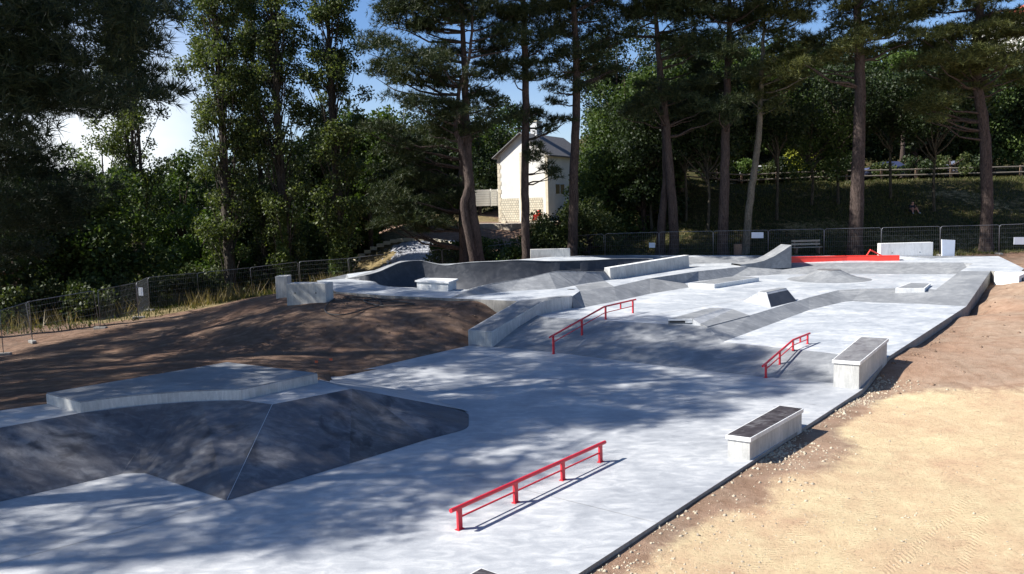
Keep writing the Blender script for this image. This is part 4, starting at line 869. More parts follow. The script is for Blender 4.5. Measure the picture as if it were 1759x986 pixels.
# terrace in front of the house
tp = [(812, 395, 72), (880, 398, 70), (930, 392, 71), (960, 385, 74), (950, 378, 79), (860, 382, 79), (830, 376, 80)]
tpp = [R(*q) for q in tp]; zt_ = max(tz(q.x, q.y) for q in tpp)+.06; zt_ = hz0+.02
o = MB().prism([Vector((q.x, q.y, zt_-1.2)) for q in tpp], [Vector((q.x, q.y, zt_)) for q in tpp]).build('paved_terrace', 'rubble'); o['kind'] = 'structure'
rr = random.Random(3)
for k in range(9):
    q = R(862+rr.uniform(0, 70), 386+rr.uniform(-2, 6), 74.0); q.z = zt_; u = Vector((rr.uniform(-1, 1), rr.uniform(-.4, .4), 0)).normalized()
    o = MB().box(q, u, rr.uniform(.5, 1.6), rr.uniform(.12, .3), rr.uniform(.06, .22)).build('building_board', ('pale_timber', 'rubble', 'timber')[k % 3], None, False, .01); tag(o, 'piece of building rubble lying loose on the terrace before the house', 'rubble', 'builders rubble on the terrace')
q = R(924.5, 379, 75.5); q.z = zt_; r_ = root_at('cement_mixer', q, 'small red machine standing before the house wall right of the bare trunk', 'mixer')
part(lambda b_: b_.tube([q+Vector((0, 0, .55)), q+Vector((.05, -.05, .7)), q+Vector((.1, -.1, .95)), q+Vector((.12, -.12, 1.05))], [.15, .26, .22, .13], 10), 'drum', 'red_plastic', r_, 0)
part(lambda b_: b_.box(q+Vector((-.3, 0, .15)), (1, 0, 0), .4, .35, .55), 'motor_box', 'red_plastic', r_, 0)
for dx in (-.35, .4): part(lambda b_: b_.tube([q+Vector((dx, -.3, 0)), q+Vector((dx*.3, 0, .95)), q+Vector((dx, .3, 0))], .03, 6), 'leg', 'timber', r_, 0)
q = R(912, 381, 75.0); q.z = zt_; r_ = root_at('trestle', q, 'small folding trestle on the terrace left of the bare trunk', 'trestle')
for dy in (0, .7): part(lambda b_: b_.tube([q+Vector((-3.0, dy, 0)), q+Vector((-2.6, dy, .9)), q+Vector((-2.2, dy, 0))], .035, 6), 'leg', 'pale_timber', r_, 0)
part(lambda b_: b_.tube([q+Vector((-2.6, 0, .9)), q+Vector((-2.6, .7, .9))], .04, 6), 'beam', 'pale_timber', r_, 0)
# tarp on the bank with its pale kerb
tpx = [(592, 474), (596, 448), (612, 432), (640, 427), (680, 434), (728, 444), (728, 456), (690, 462), (640, 472)]
def place(px, py, d0, d1):     # walk the ray until it meets the ground
    for d in np.linspace(d0, d1, 160):
        q = R(px, py, d)
        if q.z <= tz(q.x, q.y)+.02: return q
    return R(px, py, d1)
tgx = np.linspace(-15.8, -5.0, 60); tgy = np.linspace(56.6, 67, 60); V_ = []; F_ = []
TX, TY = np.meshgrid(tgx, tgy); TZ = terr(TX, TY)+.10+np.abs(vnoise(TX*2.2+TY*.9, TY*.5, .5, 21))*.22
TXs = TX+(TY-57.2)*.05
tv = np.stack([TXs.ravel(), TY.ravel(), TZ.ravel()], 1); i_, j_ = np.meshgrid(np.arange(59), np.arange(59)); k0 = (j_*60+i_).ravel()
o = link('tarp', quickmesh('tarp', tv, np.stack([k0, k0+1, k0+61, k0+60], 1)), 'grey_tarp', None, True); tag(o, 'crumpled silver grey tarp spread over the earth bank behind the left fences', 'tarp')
kp = smoothline([Vector((x, y, tz(x, y)+.12)) for x, y in ((-13.6, 65.0), (-12.6, 67.4), (-10, 67.8), (-7, 67.0), (-4.8, 66.2), (-3.6, 64.8))], 5)
o = MB(); [o.box((p_+q_)/2, (q_-p_), (q_-p_).length*.94, .35, .30, -.1) for p_, q_ in zip(kp[:-1], kp[1:])]; o = o.build('stone_kerb', 'quoin', None, False, .03); tag(o, 'pale stone kerb running along the top of the silver tarp', 'kerb')
# ------------------------------------------------------------------ guardrail, cars, hilltop building
gz = lambda x: tz(x, 70.5)
r_ = root_at('guard_rail', Vector((14, 70.5, gz(14))), 'long horizontal two bar guard rail beside the road on top of the grass bank', 'guard rail')
gxs = [14+i*3.0 for i in range(15)]
for dz in (.85, .38): part(lambda b_: b_.tube([Vector((x, 70.5, gz(x)+dz)) for x in gxs], .07, 6), 'rail_bar', 'grey_timber', r_, 0)
for x in gxs: part(lambda b_: b_.box(Vector((x, 70.62, gz(x)-.2)), (1, 0, 0), .16, .14, 1.15), 'post', 'timber', r_, 0)
def car(x, y, m, label, rz):
    z = tz(x, 71.5)+.14; r_ = empty('parked_car', (x, y, z), label, 'car', None, rz)
    side = [(-2.05, .35), (-2.1, .75), (-1.95, .95), (-1.35, 1.02), (-.75, 1.42), (.55, 1.45), (1.15, 1.05), (1.95, .88), (2.12, .65), (2.08, .32)]
    b_ = MB(); V_ = [(p[0], -.86*(1 if p[1] < 1.1 else .82), p[1]) for p in side]+[(p[0], .86*(1 if p[1] < 1.1 else .82), p[1]) for p in side]; k = len(side)
    b_.add(V_, [tuple(range(k)), tuple(range(k, 2*k))[::-1]]+[(i, (i+1) % k, k+(i+1) % k, k+i) for i in range(k)]); b_.build('body', m, r_, False, .05)
    for s_ in (-1, 1):
        MB().add([(-1.15, s_*.865, 1.03), (.95, s_*.865, 1.03), (.45, s_*.73, 1.38), (-.68, s_*.73, 1.36)], [(0, 1, 2, 3)]).build('side_window', 'glass_dark', r_)
    MB().add([(1.2, -.7, 1.06), (1.2, .7, 1.06), (.62, .62, 1.41), (.62, -.62, 1.41)], [(0, 1, 2, 3)]).build('windscreen', 'glass_dark', r_)
    for wx in (-1.3, 1.3):
        for s_ in (-1, 1):
            w_ = MB().tube([(wx, s_*.72, .32), (wx, s_*.90, .32)], .32, 16).build('wheel', 'rubber', r_); MB().tube([(wx, s_*.88, .32), (wx, s_*.91, .32)], .19, 12).build('rim', 'galvanised', w_)
    for s_ in (-1, 1): MB().box((2.06, s_*.6, .6), (0, 1, 0), .3, .08, .14).build('headlight', 'white_sheet', r_)
car(33.8, 73.2, 'car_blue', 'dark blue parked car behind the guard rail right of the thick middle pine', .1)
car(22.3, 73.2, 'car_white', 'white parked car glimpsed between two pine trunks on the road', .1)
car(40.8, 75.4, 'car_silver', 'silver parked car behind the guard rail near the thin sapling', PI)
bb = R(1748, 40, 112); bz = tz(bb.x, bb.y)-.5; r_ = root_at('hilltop_building', Vector((bb.x, bb.y, bz)), 'white building with red tiled roof on the hill at the top right corner', 'building')
BH = R(1740, 26, 112).z-bz
part(lambda b_: b_.box(Vector((bb.x+9, bb.y+5, bz)), (1, .25, 0), 20, 10, BH), 'wall', 'render_wall', r_, 0)
c_ = Vector((bb.x+9, bb.y+5, bz+BH)); u = Vector((1, .25, 0)).normalized(); v_ = Vector((-u.y, u.x, 0))
part(lambda b_: b_.add([c_+u*a_+v_*b2+Vector((0, 0, z)) for a_, b2, z in ((-10.5, -5.6, -.1), (10.5, -5.6, -.1), (10.5, 5.6, -.1), (-10.5, 5.6, -.1), (-6, 0, 2.2), (8, 0, 2.2))], [(0, 1, 5, 4), (1, 2, 5), (2, 3, 4, 5), (3, 0, 4), (0, 3, 2, 1)]), 'roof', 'roof_tile', r_, 0)
for i in range(5):
    for j in range(3): part(lambda b_: b_.box(c_-v_*5.02+u*(-7.5+i*3.4)+Vector((0, 0, -2.4-3.2*j)), u, 1.2, .08, 1.4), 'window', 'glass_dark', r_, 0)
# ------------------------------------------------------------------ person sitting on the bank
pp = place(1568, 366, 54, 66); pr = empty('person', pp, 'person with bare legs and dark clothes sitting on the shaded grass bank, knees raised', 'person', None, 0)
def skin(name, verts, edges, radii, m, parent, root=0):
    me = bpy.data.meshes.new(name); me.from_pydata(verts, edges, []); o = link(name, me, m, parent, False)
    sm = o.modifiers.new('skin', 'SKIN'); sm.use_smooth_shade = True
    for i, r__ in enumerate(radii): me.skin_vertices[0].data[i].radius = (r__, r__); me.skin_vertices[0].data[i].use_root = (i == root)
    ss = o.modifiers.new('sub', 'SUBSURF'); ss.levels = 1; ss.render_levels = 2; return o
# seated on the slope, facing the camera (-y)
bv = [(0, .10, .14), (0, .12, .34), (0, .10, .52), (0, .06, .64), (0, .04, .74), (0, .03, .86), (-.09, .08, .12), (-.14, -.28, .42), (-.26, -.52, .02), (-.28, -.68, 0), (.09, .08, .12), (.13, -.28, .43), (.22, -.50, .02), (.25, -.66, 0),
      (-.19, .08, .56), (-.25, -.06, .36), (-.13, -.24, .38), (-.10, -.33, .40), (.19, .08, .56), (.25, -.06, .36), (.13, -.24, .40), (.08, -.33, .42)]
be = [(0, 1), (1, 2), (2, 3), (3, 4), (4, 5), (0, 6), (6, 7), (7, 8), (8, 9), (0, 10), (10, 11), (11, 12), (12, 13), (2, 14), (14, 15), (15, 16), (16, 17), (2, 18), (18, 19), (19, 20), (20, 21)]
brd = [.15, .13, .15, .065, .09, .085, .10, .065, .042, .035, .10, .065, .042, .035, .06, .042, .03, .035, .06, .042, .03, .035]
skin('body', bv, be, brd, 'skin', pr)
cl = skin('shirt', [bv[0], bv[1], bv[2], (0, .07, .60), bv[14], bv[15], bv[18], bv[19]], [(0, 1), (1, 2), (2, 3), (2, 4), (4, 5), (2, 6), (6, 7)], [.165, .15, .17, .10, .075, .058, .075, .058], 'dark_cloth', pr)
skin('shorts', [bv[0], bv[6], (-.12, -.12, .30), bv[10], (.11, -.12, .30)], [(0, 1), (1, 2), (0, 3), (3, 4)], [.17, .12, .09, .12, .09], 'dark_cloth', pr)
skin('hair', [(0, .06, .84), (0, .05, .91)], [(0, 1)], [.10, .085], 'hair', pr)
for s_, f_ in ((-1, 8), (1, 12)): skin('shoe', [bv[f_], (bv[f_+1][0], bv[f_+1][1]-.04, bv[f_+1][2])], [(0, 1)], [.055, .045], 'shoe_grey', pr)
NCL, NT = 720, 100
def sdist_f(x, y): return ((x-p1.x)*diry-(y-p1.y)*dirx)/ln
GP = None
# ------------------------------------------------------------------ trees
def rnd_unit(rs, n): v = rs.normal(size=(n, 3)); return v/np.linalg.norm(v, axis=1)[:, None]
def leaf_quads(rs, cen, size, asp=.6):
    n = len(cen); u = rnd_unit(rs, n); w_ = rnd_unit(rs, n); v = np.cross(u, w_); v /= np.linalg.norm(v, axis=1)[:, None]+1e-9
    s = size*(.6+.8*rs.rand(n))[:, None]; V = np.empty((n, 4, 3)); V[:, 0] = cen-u*s; V[:, 1] = cen+v*s*asp; V[:, 2] = cen+u*s; V[:, 3] = cen-v*s*asp
    return V.reshape(-1, 3), np.arange(4*n).reshape(-1, 4)
def shell_points(rs, c, r, n, flat=.75, core=.35):
    d = rnd_unit(rs, n); rad = (core+(1-core)*rs.rand(n)**.6)[:, None]; d = d*rad*np.array([1, 1, flat])*r; return c+d
def needles(rs, clumps, ntuft, nbl, ln_, wd):
    """clumps: (x, y, z, r); tufts of thin blades pointing out and up"""
    C, D = [], []
    for x, y, z, r in clumps:
        k = max(8, int(ntuft*(r**2))); d = rnd_unit(rs, k); d[:, 2] = np.abs(d[:, 2])*.9-.25*rs.rand(k); q = np.array([x, y, z])+d*np.array([1, 1, .72])*r*(.25+.95*rs.rand(k)**.8)[:, None]
        C.append(q); dd = d+np.array([0, 0, .35]); D.append(dd/np.linalg.norm(dd, axis=1)[:, None])
    C = np.repeat(np.concatenate(C), nbl, 0); D = np.repeat(np.concatenate(D), nbl, 0); n = len(C)
    dr = D*.75+rnd_unit(rs, n)*.95; dr /= np.linalg.norm(dr, axis=1)[:, None]; w_ = np.cross(dr, rnd_unit(rs, n)); w_ /= np.linalg.norm(w_, axis=1)[:, None]+1e-9
    l = ln_*(.7+.6*rs.rand(n))[:, None]; b_ = C+dr*l*.05
    V = np.empty((n, 3, 3)); V[:, 0] = b_-w_*wd*.5; V[:, 1] = b_+w_*wd*.5; V[:, 2] = C+dr*l
    return V.reshape(-1, 3), np.arange(3*n).reshape(-1, 3)
def crown(name, V, F, m, root):
    o_ = np.array(root.location); return link(name, quickmesh(name, V-o_, F), m, root)
def limb(b_, a, c, r0, r1, sag=.0, seed=0, sides=5, bend=.05):
    rs = random.Random(seed); a, c = Vector(a), Vector(c); L_ = (c-a).length; P = []
    for i in range(5):
        t = i/4; q = a.lerp(c, t)+Vector((rs.uniform(-1, 1), rs.uniform(-1, 1), rs.uniform(-1, 1)))*L_*bend*math.sin(PI*t); q.z += sag*L_*math.sin(PI*t); P.append(q)
    b_.tube(P, [r0+(r1-r0)*i/4 for i in range(5)], sides, False)
def trunk_path(pts, k=4): return smoothline(pts, k)
def pine(label, path, radii, clumps, seed, m='needles', barkm='pine_bark', group=None, ntuft=75, nbl=9, ln_=.34, wd=.042, extra_trunks=(), every=3, bend=.05):
    """path: list of Vectors (trunk axis), clumps list (x,y,z,r)"""
    rs = np.random.RandomState(seed); root = empty('pine_tree', path[0], label, 'pine tree', group); b_ = MB(tuple(root.location))
    def trunk(path, radii):
        P = smoothline(path, 5); n_ = len(P); rr = [np.interp(i/(n_-1), np.linspace(0, 1, len(radii)), radii) for i in range(n_)]
        rr[0] *= 1.35; rr[1] *= 1.12; P = [q+Vector((rs.uniform(-1, 1), rs.uniform(-1, 1), 0))*.03 for q in P]; P[0] = P[0]-Vector((0, 0, .6)); b_.tube(P, rr, 14, False); return P
    TP = trunk(path, radii)
    for pth, rd_ in extra_trunks: TP = TP+trunk(pth, rd_)
    TA = np.array([tuple(q) for q in TP])
    for i, (x, y, z, r) in enumerate(clumps):
        if i % every: continue
        if math.hypot(x-TA[0, 0], y-TA[0, 1]) > 6.0 and m == 'needles_near': continue
        h = z-max(.6, .32*math.hypot(x-TA[:, 0].mean(), y-TA[:, 1].mean())); dd = np.hypot(TA[:, 0]-x, TA[:, 1]-y)*.3+np.abs(TA[:, 2]-h); k = int(dd.argmin())
        limb(b_, TA[k], (x, y, z-.2*r), max(.03, min(.11, .03+.016*math.dist(TA[k], (x, y, z)))), .018, -.05, seed*100+i, 5, bend)
    tr = b_.build('trunk', barkm, root, True)
    V, F = needles(rs, clumps, ntuft, nbl, ln_, wd); crown('crown', V, F, m, root); return root
def clumps_px(lst, d, rs, spread=1.6):
    """clumps of foliage given where they are seen; each gets its own distance around the trunk"""
    o = []
    for px, py, r in lst:
        dd = d+rs.uniform(-spread, spread); q = R(px, py, dd); o.append((q.x, q.y, q.z, r))
        for _ in range(4): o.append((q.x+rs.uniform(-1, 1)*r*1.15, q.y+rs.uniform(-1.6, 1.6)*r, q.z+rs.uniform(-.6, .6)*r, r*rs.uniform(.5, .85)))
    return o
def top_clumps(x, y, z0, z1, rad, n, rs, r=(1.0, 1.6)):
    o = []
    for i in range(n):
        t = ((i*.618) % 1); z = z0+(z1-z0)*t; a = rs.uniform(0, 2*PI); q = rad*(1.25-t*.9)*rs.uniform(.2, 1); o.append((x+q*math.cos(a), y+q*math.sin(a), z, rs.uniform(*r)))
    return o
def tp_(pxs, d, zb=None):
    P = [R(px, py, d+dd) for px, py, dd in pxs]
    P[0].z = tz(P[0].x, P[0].y) if zb is None else zb
    return P
rs = random.Random(77)
# forked pine beside the bowl
d = 52.5
p1_ = tp_([(824, 447, 0), (815, 390, 0), (808, 340, 0), (803, 260, .2), (800, 180, .4), (797, 90, .4), (792, 0, .4), (788, -120, .5)], d)
p2_ = tp_([(816, 447, -.3), (803, 395, -.4), (797, 350, -.5), (806, 318, -.5), (803, 290, -.5), (792, 250, -.6), (782, 215, -.6), (790, 150, -.6), (806, 100, -.6), (812, 20, -.6), (815, -60, -.6)], d)
cl = [(670, 40, 1.2), (655, 75, 1.1), (700, 30, 1.3), (735, 55, 1.3), (690, 90, 1.2), (725, 105, 1.3), (765, 90, 1.2), (660, 115, .9), (700, 140, 1.2), (745, 150, 1.3), (790, 130, 1.1), (820, 95, 1.2), (855, 75, 1.1), (880, 60, 1.0), (770, 30, 1.4), (810, 25, 1.3), (850, 20, 1.2), (720, 185, 1.2), (755, 200, 1.2), (790, 190, 1.1), (825, 165, 1.0), (850, 185, .8), (835, 210, .9), (770, 235, .9), (735, 225, .9), (845, 120, 1.0), (805, 225, .8), (700, 0, 1.4), (760, -10, 1.5), (830, -20, 1.5), (665, 130, .8)]
pine('big forked pine with a wide dark crown standing behind the bowl', p1_, [.40, .36, .33, .29, .24, .18, .12, .05], clumps_px(cl, d, rs, 2.2)+top_clumps(p1_[-1].x, d, 18, 24, 5, 46, rs), 1, extra_trunks=[(p2_, [.27, .25, .24, .23, .2, .17, .14, .12, .1, .07, .03])])
d = 56.0
p1_ = tp_([(797, 432, 0), (795, 340, 0), (793, 260, 0), (790, 180, 0)], d)
cl = [(760, 250, 1.0), (720, 262, 1.1), (690, 275, 1.1), (740, 290, 1.2), (700, 310, 1.2), (670, 300, 1.0), (660, 330, 1.0), (690, 345, 1.3), (725, 330, 1.2), (760, 320, 1.1), (780, 345, 1.0), (740, 365, 1.2), (700, 380, 1.2), (665, 372, 1.0), (655, 385, .6), (690, 388, .9), (725, 385, .9), (760, 385, .9), (672, 255, .9), (660, 225, .9), (690, 235, 1.0)]
pine('bushy low branched conifer left of the forked pine, above the silver tarp', p1_, [.34, .3, .24, .1], clumps_px(cl, d, rs, 2.0), 2, 'needles_olive' if 0 else 'needles', ntuft=80)
# straight pine before the house
d = 54.5
p1_ = tp_([(904, 450, 0), (903, 380, 0), (902, 300, 0), (903, 200, 0), (902, 100, 0), (899, 0, 0), (896, -120, 0)], d)
cl = [(905, 30, 1.2), (880, 110, 1.0), (920, 95, 1.0), (870, 25, 1.1), (935, 20, 1.1), (885, 60, 1.1), (925, 60, 1.1), (905, 130, .9), (860, 125, .7), (940, 130, .7), (900, 195, .8), (885, 205, .7), (920, 200, .8), (935, 225, .6), (925, 268, .75), (940, 292, .6), (950, 300, .45), (922, 250, .4), (960, 208, .5), (975, 206, .45), (870, -20, 1.3), (930, -30, 1.3)]
pine('straight bare stemmed pine rising in front of the white house', p1_, [.30, .28, .26, .25, .21, .16, .06], clumps_px(cl, d, rs, 1.2)+top_clumps(p1_[-1].x, d, 19, 24, 4.6, 42, rs), 3)
# dark pine right of the house
d = 56
p1_ = tp_([(982, 447, 0), (985, 360, 0), (987, 270, 0), (990, 180, 0), (990, 90, 0), (985, 0, 0), (984, -120, 0)], d)
cl = [(990, 45, 1.2), (960, 65, 1.0), (1020, 60, 1.1), (975, 95, 1.1), (1010, 100, 1.1), (1040, 85, .9), (950, 110, .8), (985, 130, 1.0), (1030, 125, .8), (960, 155, .7), (1000, 155, .8), (1050, 45, .9), (1080, 60, .7), (940, 40, 1.0), (1040, 15, 1.1), (970, 15, 1.2), (1010, -20, 1.4), (960, 180, .6), (1040, 130, .6), (1060, 120, .5)]
pine('dark stemmed pine with a tufted crown just right of the white house', p1_, [.36, .33, .30, .27, .23, .17, .06], clumps_px(cl, d, rs, 1.5)+top_clumps(p1_[-1].x, d, 19, 24, 4.6, 42, rs), 4, ntuft=65)
# crossed twins
d = 56.6
p1_ = tp_([(1158, 440, 0), (1157, 380, 0), (1150, 290, 0), (1143, 200, 0), (1134, 120, 0), (1127, 40, 0), (1122, -60, 0)], d)
p2_ = tp_([(1133, 440, .3), (1138, 370, .4), (1143, 300, .5), (1140, 220, .6), (1133, 150, .6), (1130, 90, .6), (1124, 30, .6)], d)
cl = [(1140, 165, 1.0), (1110, 175, 1.0), (1165, 160, 1.1), (1190, 150, 1.1), (1210, 185, 1.0), (1170, 195, .9), (1120, 200, .8), (1095, 185, .8), (1140, 30, 1.1), (1170, 20, 1.3), (1185, 50, 1.2), (1120, 10, 1.2), (1195, 80, 1.1), (1165, 90, 1.0), (1205, 115, 1.0), (1090, 20, .9), (1105, 150, .7), (1100, -10, 1.2), (1180, -20, 1.4), (1220, 210, .8), (1075, 195, .5)]
pine('pair of crossing pine trunks behind the far end of the wall ledge', p1_, [.34, .33, .29, .25, .21, .15, .06], clumps_px(cl, d, rs, 1.8)+top_clumps(p1_[-1].x, d, 18, 23, 5, 44, rs), 5, extra_trunks=[(p2_, [.32, .28, .21, .17, .15, .12, .05])])
# pine by the litter bin
d = 55.6
p1_ = tp_([(1241, 438, 0), (1243, 370, 0), (1245, 290, 0), (1247, 210, 0), (1250, 120, 0), (1253, 40, 0), (1255, -80, 0)], d)
cl = [(1245, 205, .8), (1225, 190, .9), (1265, 180, .8), (1240, 150, 1.0), (1215, 140, .9), (1275, 130, .9), (1255, 100, 1.1), (1225, 80, 1.0), (1280, 70, .9), (1260, 30, 1.2), (1230, 20, 1.1), (1300, 30, 1.0), (1320, 20, .9), (1290, -10, 1.3), (1230, -30, 1.4)]
pine('reddish barked pine with the brown litter bin at its foot', p1_, [.38, .34, .31, .27, .22, .16, .06], clumps_px(cl, d, rs, 1.5)+top_clumps(p1_[-1].x, d, 18, 23, 5, 44, rs), 6)
# leaning pale trunk
d = 56
p1_ = tp_([(1280, 438, 0), (1284, 390, 0), (1290, 330, 0), (1299, 270, 0), (1304, 220, 0), (1307, 160, 0), (1310, 90, 0), (1314, 10, 0)], d)
cl = [(1310, 165, .9), (1335, 150, 1.0), (1325, 185, .8), (1350, 120, 1.1), (1315, 120, 1.0), (1340, 85, 1.1), (1370, 100, .9), (1365, 140, .8), (1330, 60, 1.1), (1380, 75, .7), (1400, 85, .5), (1290, 140, .8), (1340, 25, 1.2), (1370, 30, .9), (1345, -15, 1.3)]
pine('slender pale trunk leaning right beside the notice board', p1_, [.28, .26, .24, .22, .20, .17, .13, .05], clumps_px(cl, d, rs, 1.5)+top_clumps(p1_[-1].x, d, 17, 20, 3.0, 8, rs), 7, 'needles_olive', 'pale_bark')
# thick middle pine
d = 54.4
p1_ = tp_([(1468, 440, 0), (1471, 370, 0), (1474, 300, 0), (1477, 200, 0), (1477, 120, 0), (1474, 40, 0), (1470, -80, 0)], d)
cl = [(1470, 75, 1.1), (1440, 90, 1.0), (1500, 60, 1.1), (1485, 95, .8), (1420, 100, .9), (1450, 50, 1.0), (1530, 50, 1.0), (1510, 25, 1.2), (1545, 80, .8), (1465, 15, 1.1), (1560, 30, 1.0), (1590, 20, .9), (1390, 110, .7), (1500, -20, 1.5), (1420, -60, 1.3), (1405, 70, .7), (1500, 90, .7), (1560, 60, .7), (1600, 0, 1.0)]
pine('thickest pine trunk standing alone behind the red ledge', p1_, [.50, .46, .42, .37, .33, .26, .1], clumps_px(cl, d, rs, 1.8)+top_clumps(p1_[-1].x, d, 18, 24, 5, 46, rs), 8, 'needles_olive')
# rightmost pine
p1_ = tp_([(1693, 441, 0), (1695, 370, 0), (1694, 290, 0), (1689, 210, 0), (1678, 140, 0), (1678, 70, 0), (1685, 0, 0), (1690, -80, 0)], d)
cl = [(1665, 110, 1.2), (1630, 95, 1.2), (1600, 85, 1.1), (1585, 115, 1.0), (1640, 140, 1.2), (1605, 150, 1.1), (1665, 160, .9), (1630, 175, .9), (1590, 170, .7), (1700, 95, 1.2), (1730, 110, 1.2), (1715, 60, 1.2), (1680, 65, 1.2), (1640, 60, 1.1), (1750, 65, 1.1), (1700, 40, 1.0), (1735, 40, 1.0), (1765, 100, 1.1), (1745, 140, .9), (1600, 190, .7), (1560, 185, .5), (1770, 30, 1.0), (1620, 60, .9), (1605, 205, .5), (1580, 60, .8)]
pine('rightmost pine, its curved trunk behind the mesh fence under an olive crown', p1_, [.42, .38, .36, .33, .30, .27, .22, .1], clumps_px(cl, d, rs, 2.0)+top_clumps(p1_[-1].x, d, 17, 22, 5, 44, rs), 9, 'needles_olive', ntuft=85)
# ------------------------------------------------------------------ grove beside the camera on the left: it throws the dappled shade
sxy = np.array([TOSUN.x, TOSUN.y])/TOSUN.z     # plan shift per metre of height, towards the sun
trunks = [(-16.8, 13.5), (-17.2, 20.5), (-21.5, 26.5), (-25.5, 17.5), (-25.0, 33.5), (-28, 9.0), (-33.0, 27.5), (-31.0, 40.0)]
shade = [[(-80, 980), (300, 975), (560, 930), (700, 905), (750, 870), (830, 850), (960, 800), (1000, 750), (1140, 722), (1290, 700), (1415, 668), (1400, 645), (1330, 620), (1290, 612), (1250, 600), (1150, 575), (1090, 585), (1010, 560), (960, 560), (880, 540), (820, 545), (760, 520), (560, 530), (430, 515), (280, 548), (100, 568), (-100, 600)]]
sp_ = [(lambda q: (q.x, q.y))(G(*p)) for p in shade[0]]
rs = random.Random(12); target = []
def shaded(x, y): return bool(inpoly([x], [y], sp_)[0])
cells = {i: [] for i in range(len(trunks))}
tries = 0; bx0 = min(p[0] for p in sp_); bx1 = max(p[0] for p in sp_); by0 = min(p[1] for p in sp_); by1 = max(p[1] for p in sp_)
cnt = 0
while tries < 6000 and cnt < NCL:
    tries += 1; x = rs.uniform(bx0-2, bx1); y = rs.uniform(by0-2, by1+1)
    if not shaded(x, y) and rs.random() > .0: continue
    for _ in range(6):
        h = rs.uniform(8.5, 21); c = (x+sxy[0]*h, y+sxy[1]*h, h); best = min(range(len(trunks)), key=lambda i: math.hypot(trunks[i][0]-c[0], trunks[i][1]-c[1])); dd = math.hypot(trunks[best][0]-c[0], trunks[best][1]-c[1])
        if dd > 7.8: continue
        px, py, Zz = project(c)
        vis = Zz > 1 and -60 < px < 1800 and -90 < py
        if vis and not (px < 300 and py < 200): continue
        r = rs.uniform(.75, 1.25)
        # keep the sunlit floor free: the clump's whole shadow must stay inside
        if not (shaded(x+r*.55, y-r*.35) and shaded(x+r*.55, y+r*.3)): r *= .6
        cells[best].append((c[0], c[1], c[2], r)); cnt += 1; break
left_px = [(-20, 30, 1.1), (30, 20, 1.1), (80, 10, 1.0), (120, 40, .9), (60, 60, 1.0), (10, 90, 1.2), (160, 10, .9), (200, 20, .9), (240, 10, .9), (285, 15, .6), (300, 30, .35), (250, 40, .6), (40, 120, 1.1), (90, 110, .9), (0, 150, 1.2), (60, 150, 1.0), (110, 150, .6), (200, 100, .7), (240, 90, .7), (275, 75, .45), (180, 130, .5), (230, 135, .7), (270, 130, .5), (300, 160, .35), (205, 160, .6), (250, 165, .6), (285, 165, .4), (140, 165, .4), (150, 185, .35), (175, 200, .35), (-10, 200, 1.2), (30, 190, .8), (20, 230, .9), (180, 60, .6)]
ex = []
for px, py, r in left_px:
    dd = 19.5+rs.uniform(-1.5, 1.5); q = R(px, py, dd); ex.append((q.x, q.y, q.z, r))
    for _ in range(2): ex.append((q.x+rs.uniform(-.7, .4)*r, q.y+rs.uniform(-1, 1)*r, q.z+rs.uniform(-.4, .4)*r, r*rs.uniform(.45, .7)))
cells[1] += ex
low = []
for px, py, r in [(-20, 260, 1.3), (30, 250, 1.1), (60, 275, .9), (0, 300, 1.5), (60, 310, 1.2), (95, 310, .8), (110, 330, .7), (20, 350, 1.5), (80, 350, 1.2), (120, 350, .9), (160, 345, .6), (0, 400, 1.5), (60, 395, 1.3), (100, 385, .9), (20, 440, 1.3), (150, 312, .5), (185, 318, .5)]:
    dd = 30+rs.uniform(-2, 2); q = R(px, py, dd); low.append((q.x, q.y, q.z, r))
    for _ in range(2): low.append((q.x+rs.uniform(-.8, .8)*r, q.y+rs.uniform(-1, 1)*r, q.z+rs.uniform(-.5, .5)*r, r*rs.uniform(.5, .8)))
cells[4] += low
gl = ['pine growing beside the near left dirt, its shade on the lower floor', 'dark pine whose drooping branches fill the top left corner', 'tall pine shading the left dirt slope', 'pine beyond the left edge, second row of the grove', 'broad dark pine behind the left mesh fence with low heavy boughs', 'pine at the near end of the left grove', 'pine at the back of the left grove, farthest to the left', 'pine at the far end of the left grove above the fence']
for i, (x, y) in enumerate(trunks):
    if not cells[i]: continue
    zb = tz(x, y); top = max(c[2] for c in cells[i])+.5; lean = rs.uniform(-.4, .6)
    while top > 11 and not shaded(x-sxy[0]*top+1.0, y-sxy[1]*top): top -= .5
    P = [Vector((x, y, zb)), Vector((x+lean*.3, y, zb+top*.3)), Vector((x+lean, y+.2, zb+top*.7)), Vector((x+lean*1.2, y, top))]
    pine(gl[i], P, [.36, .32, .25, .07], cells[i], 40+i, 'needles_near', group=None, ntuft=NT, nbl=10, ln_=.30, wd=.024, every=(9 if i in (1, 4) else 5), bend=.13)
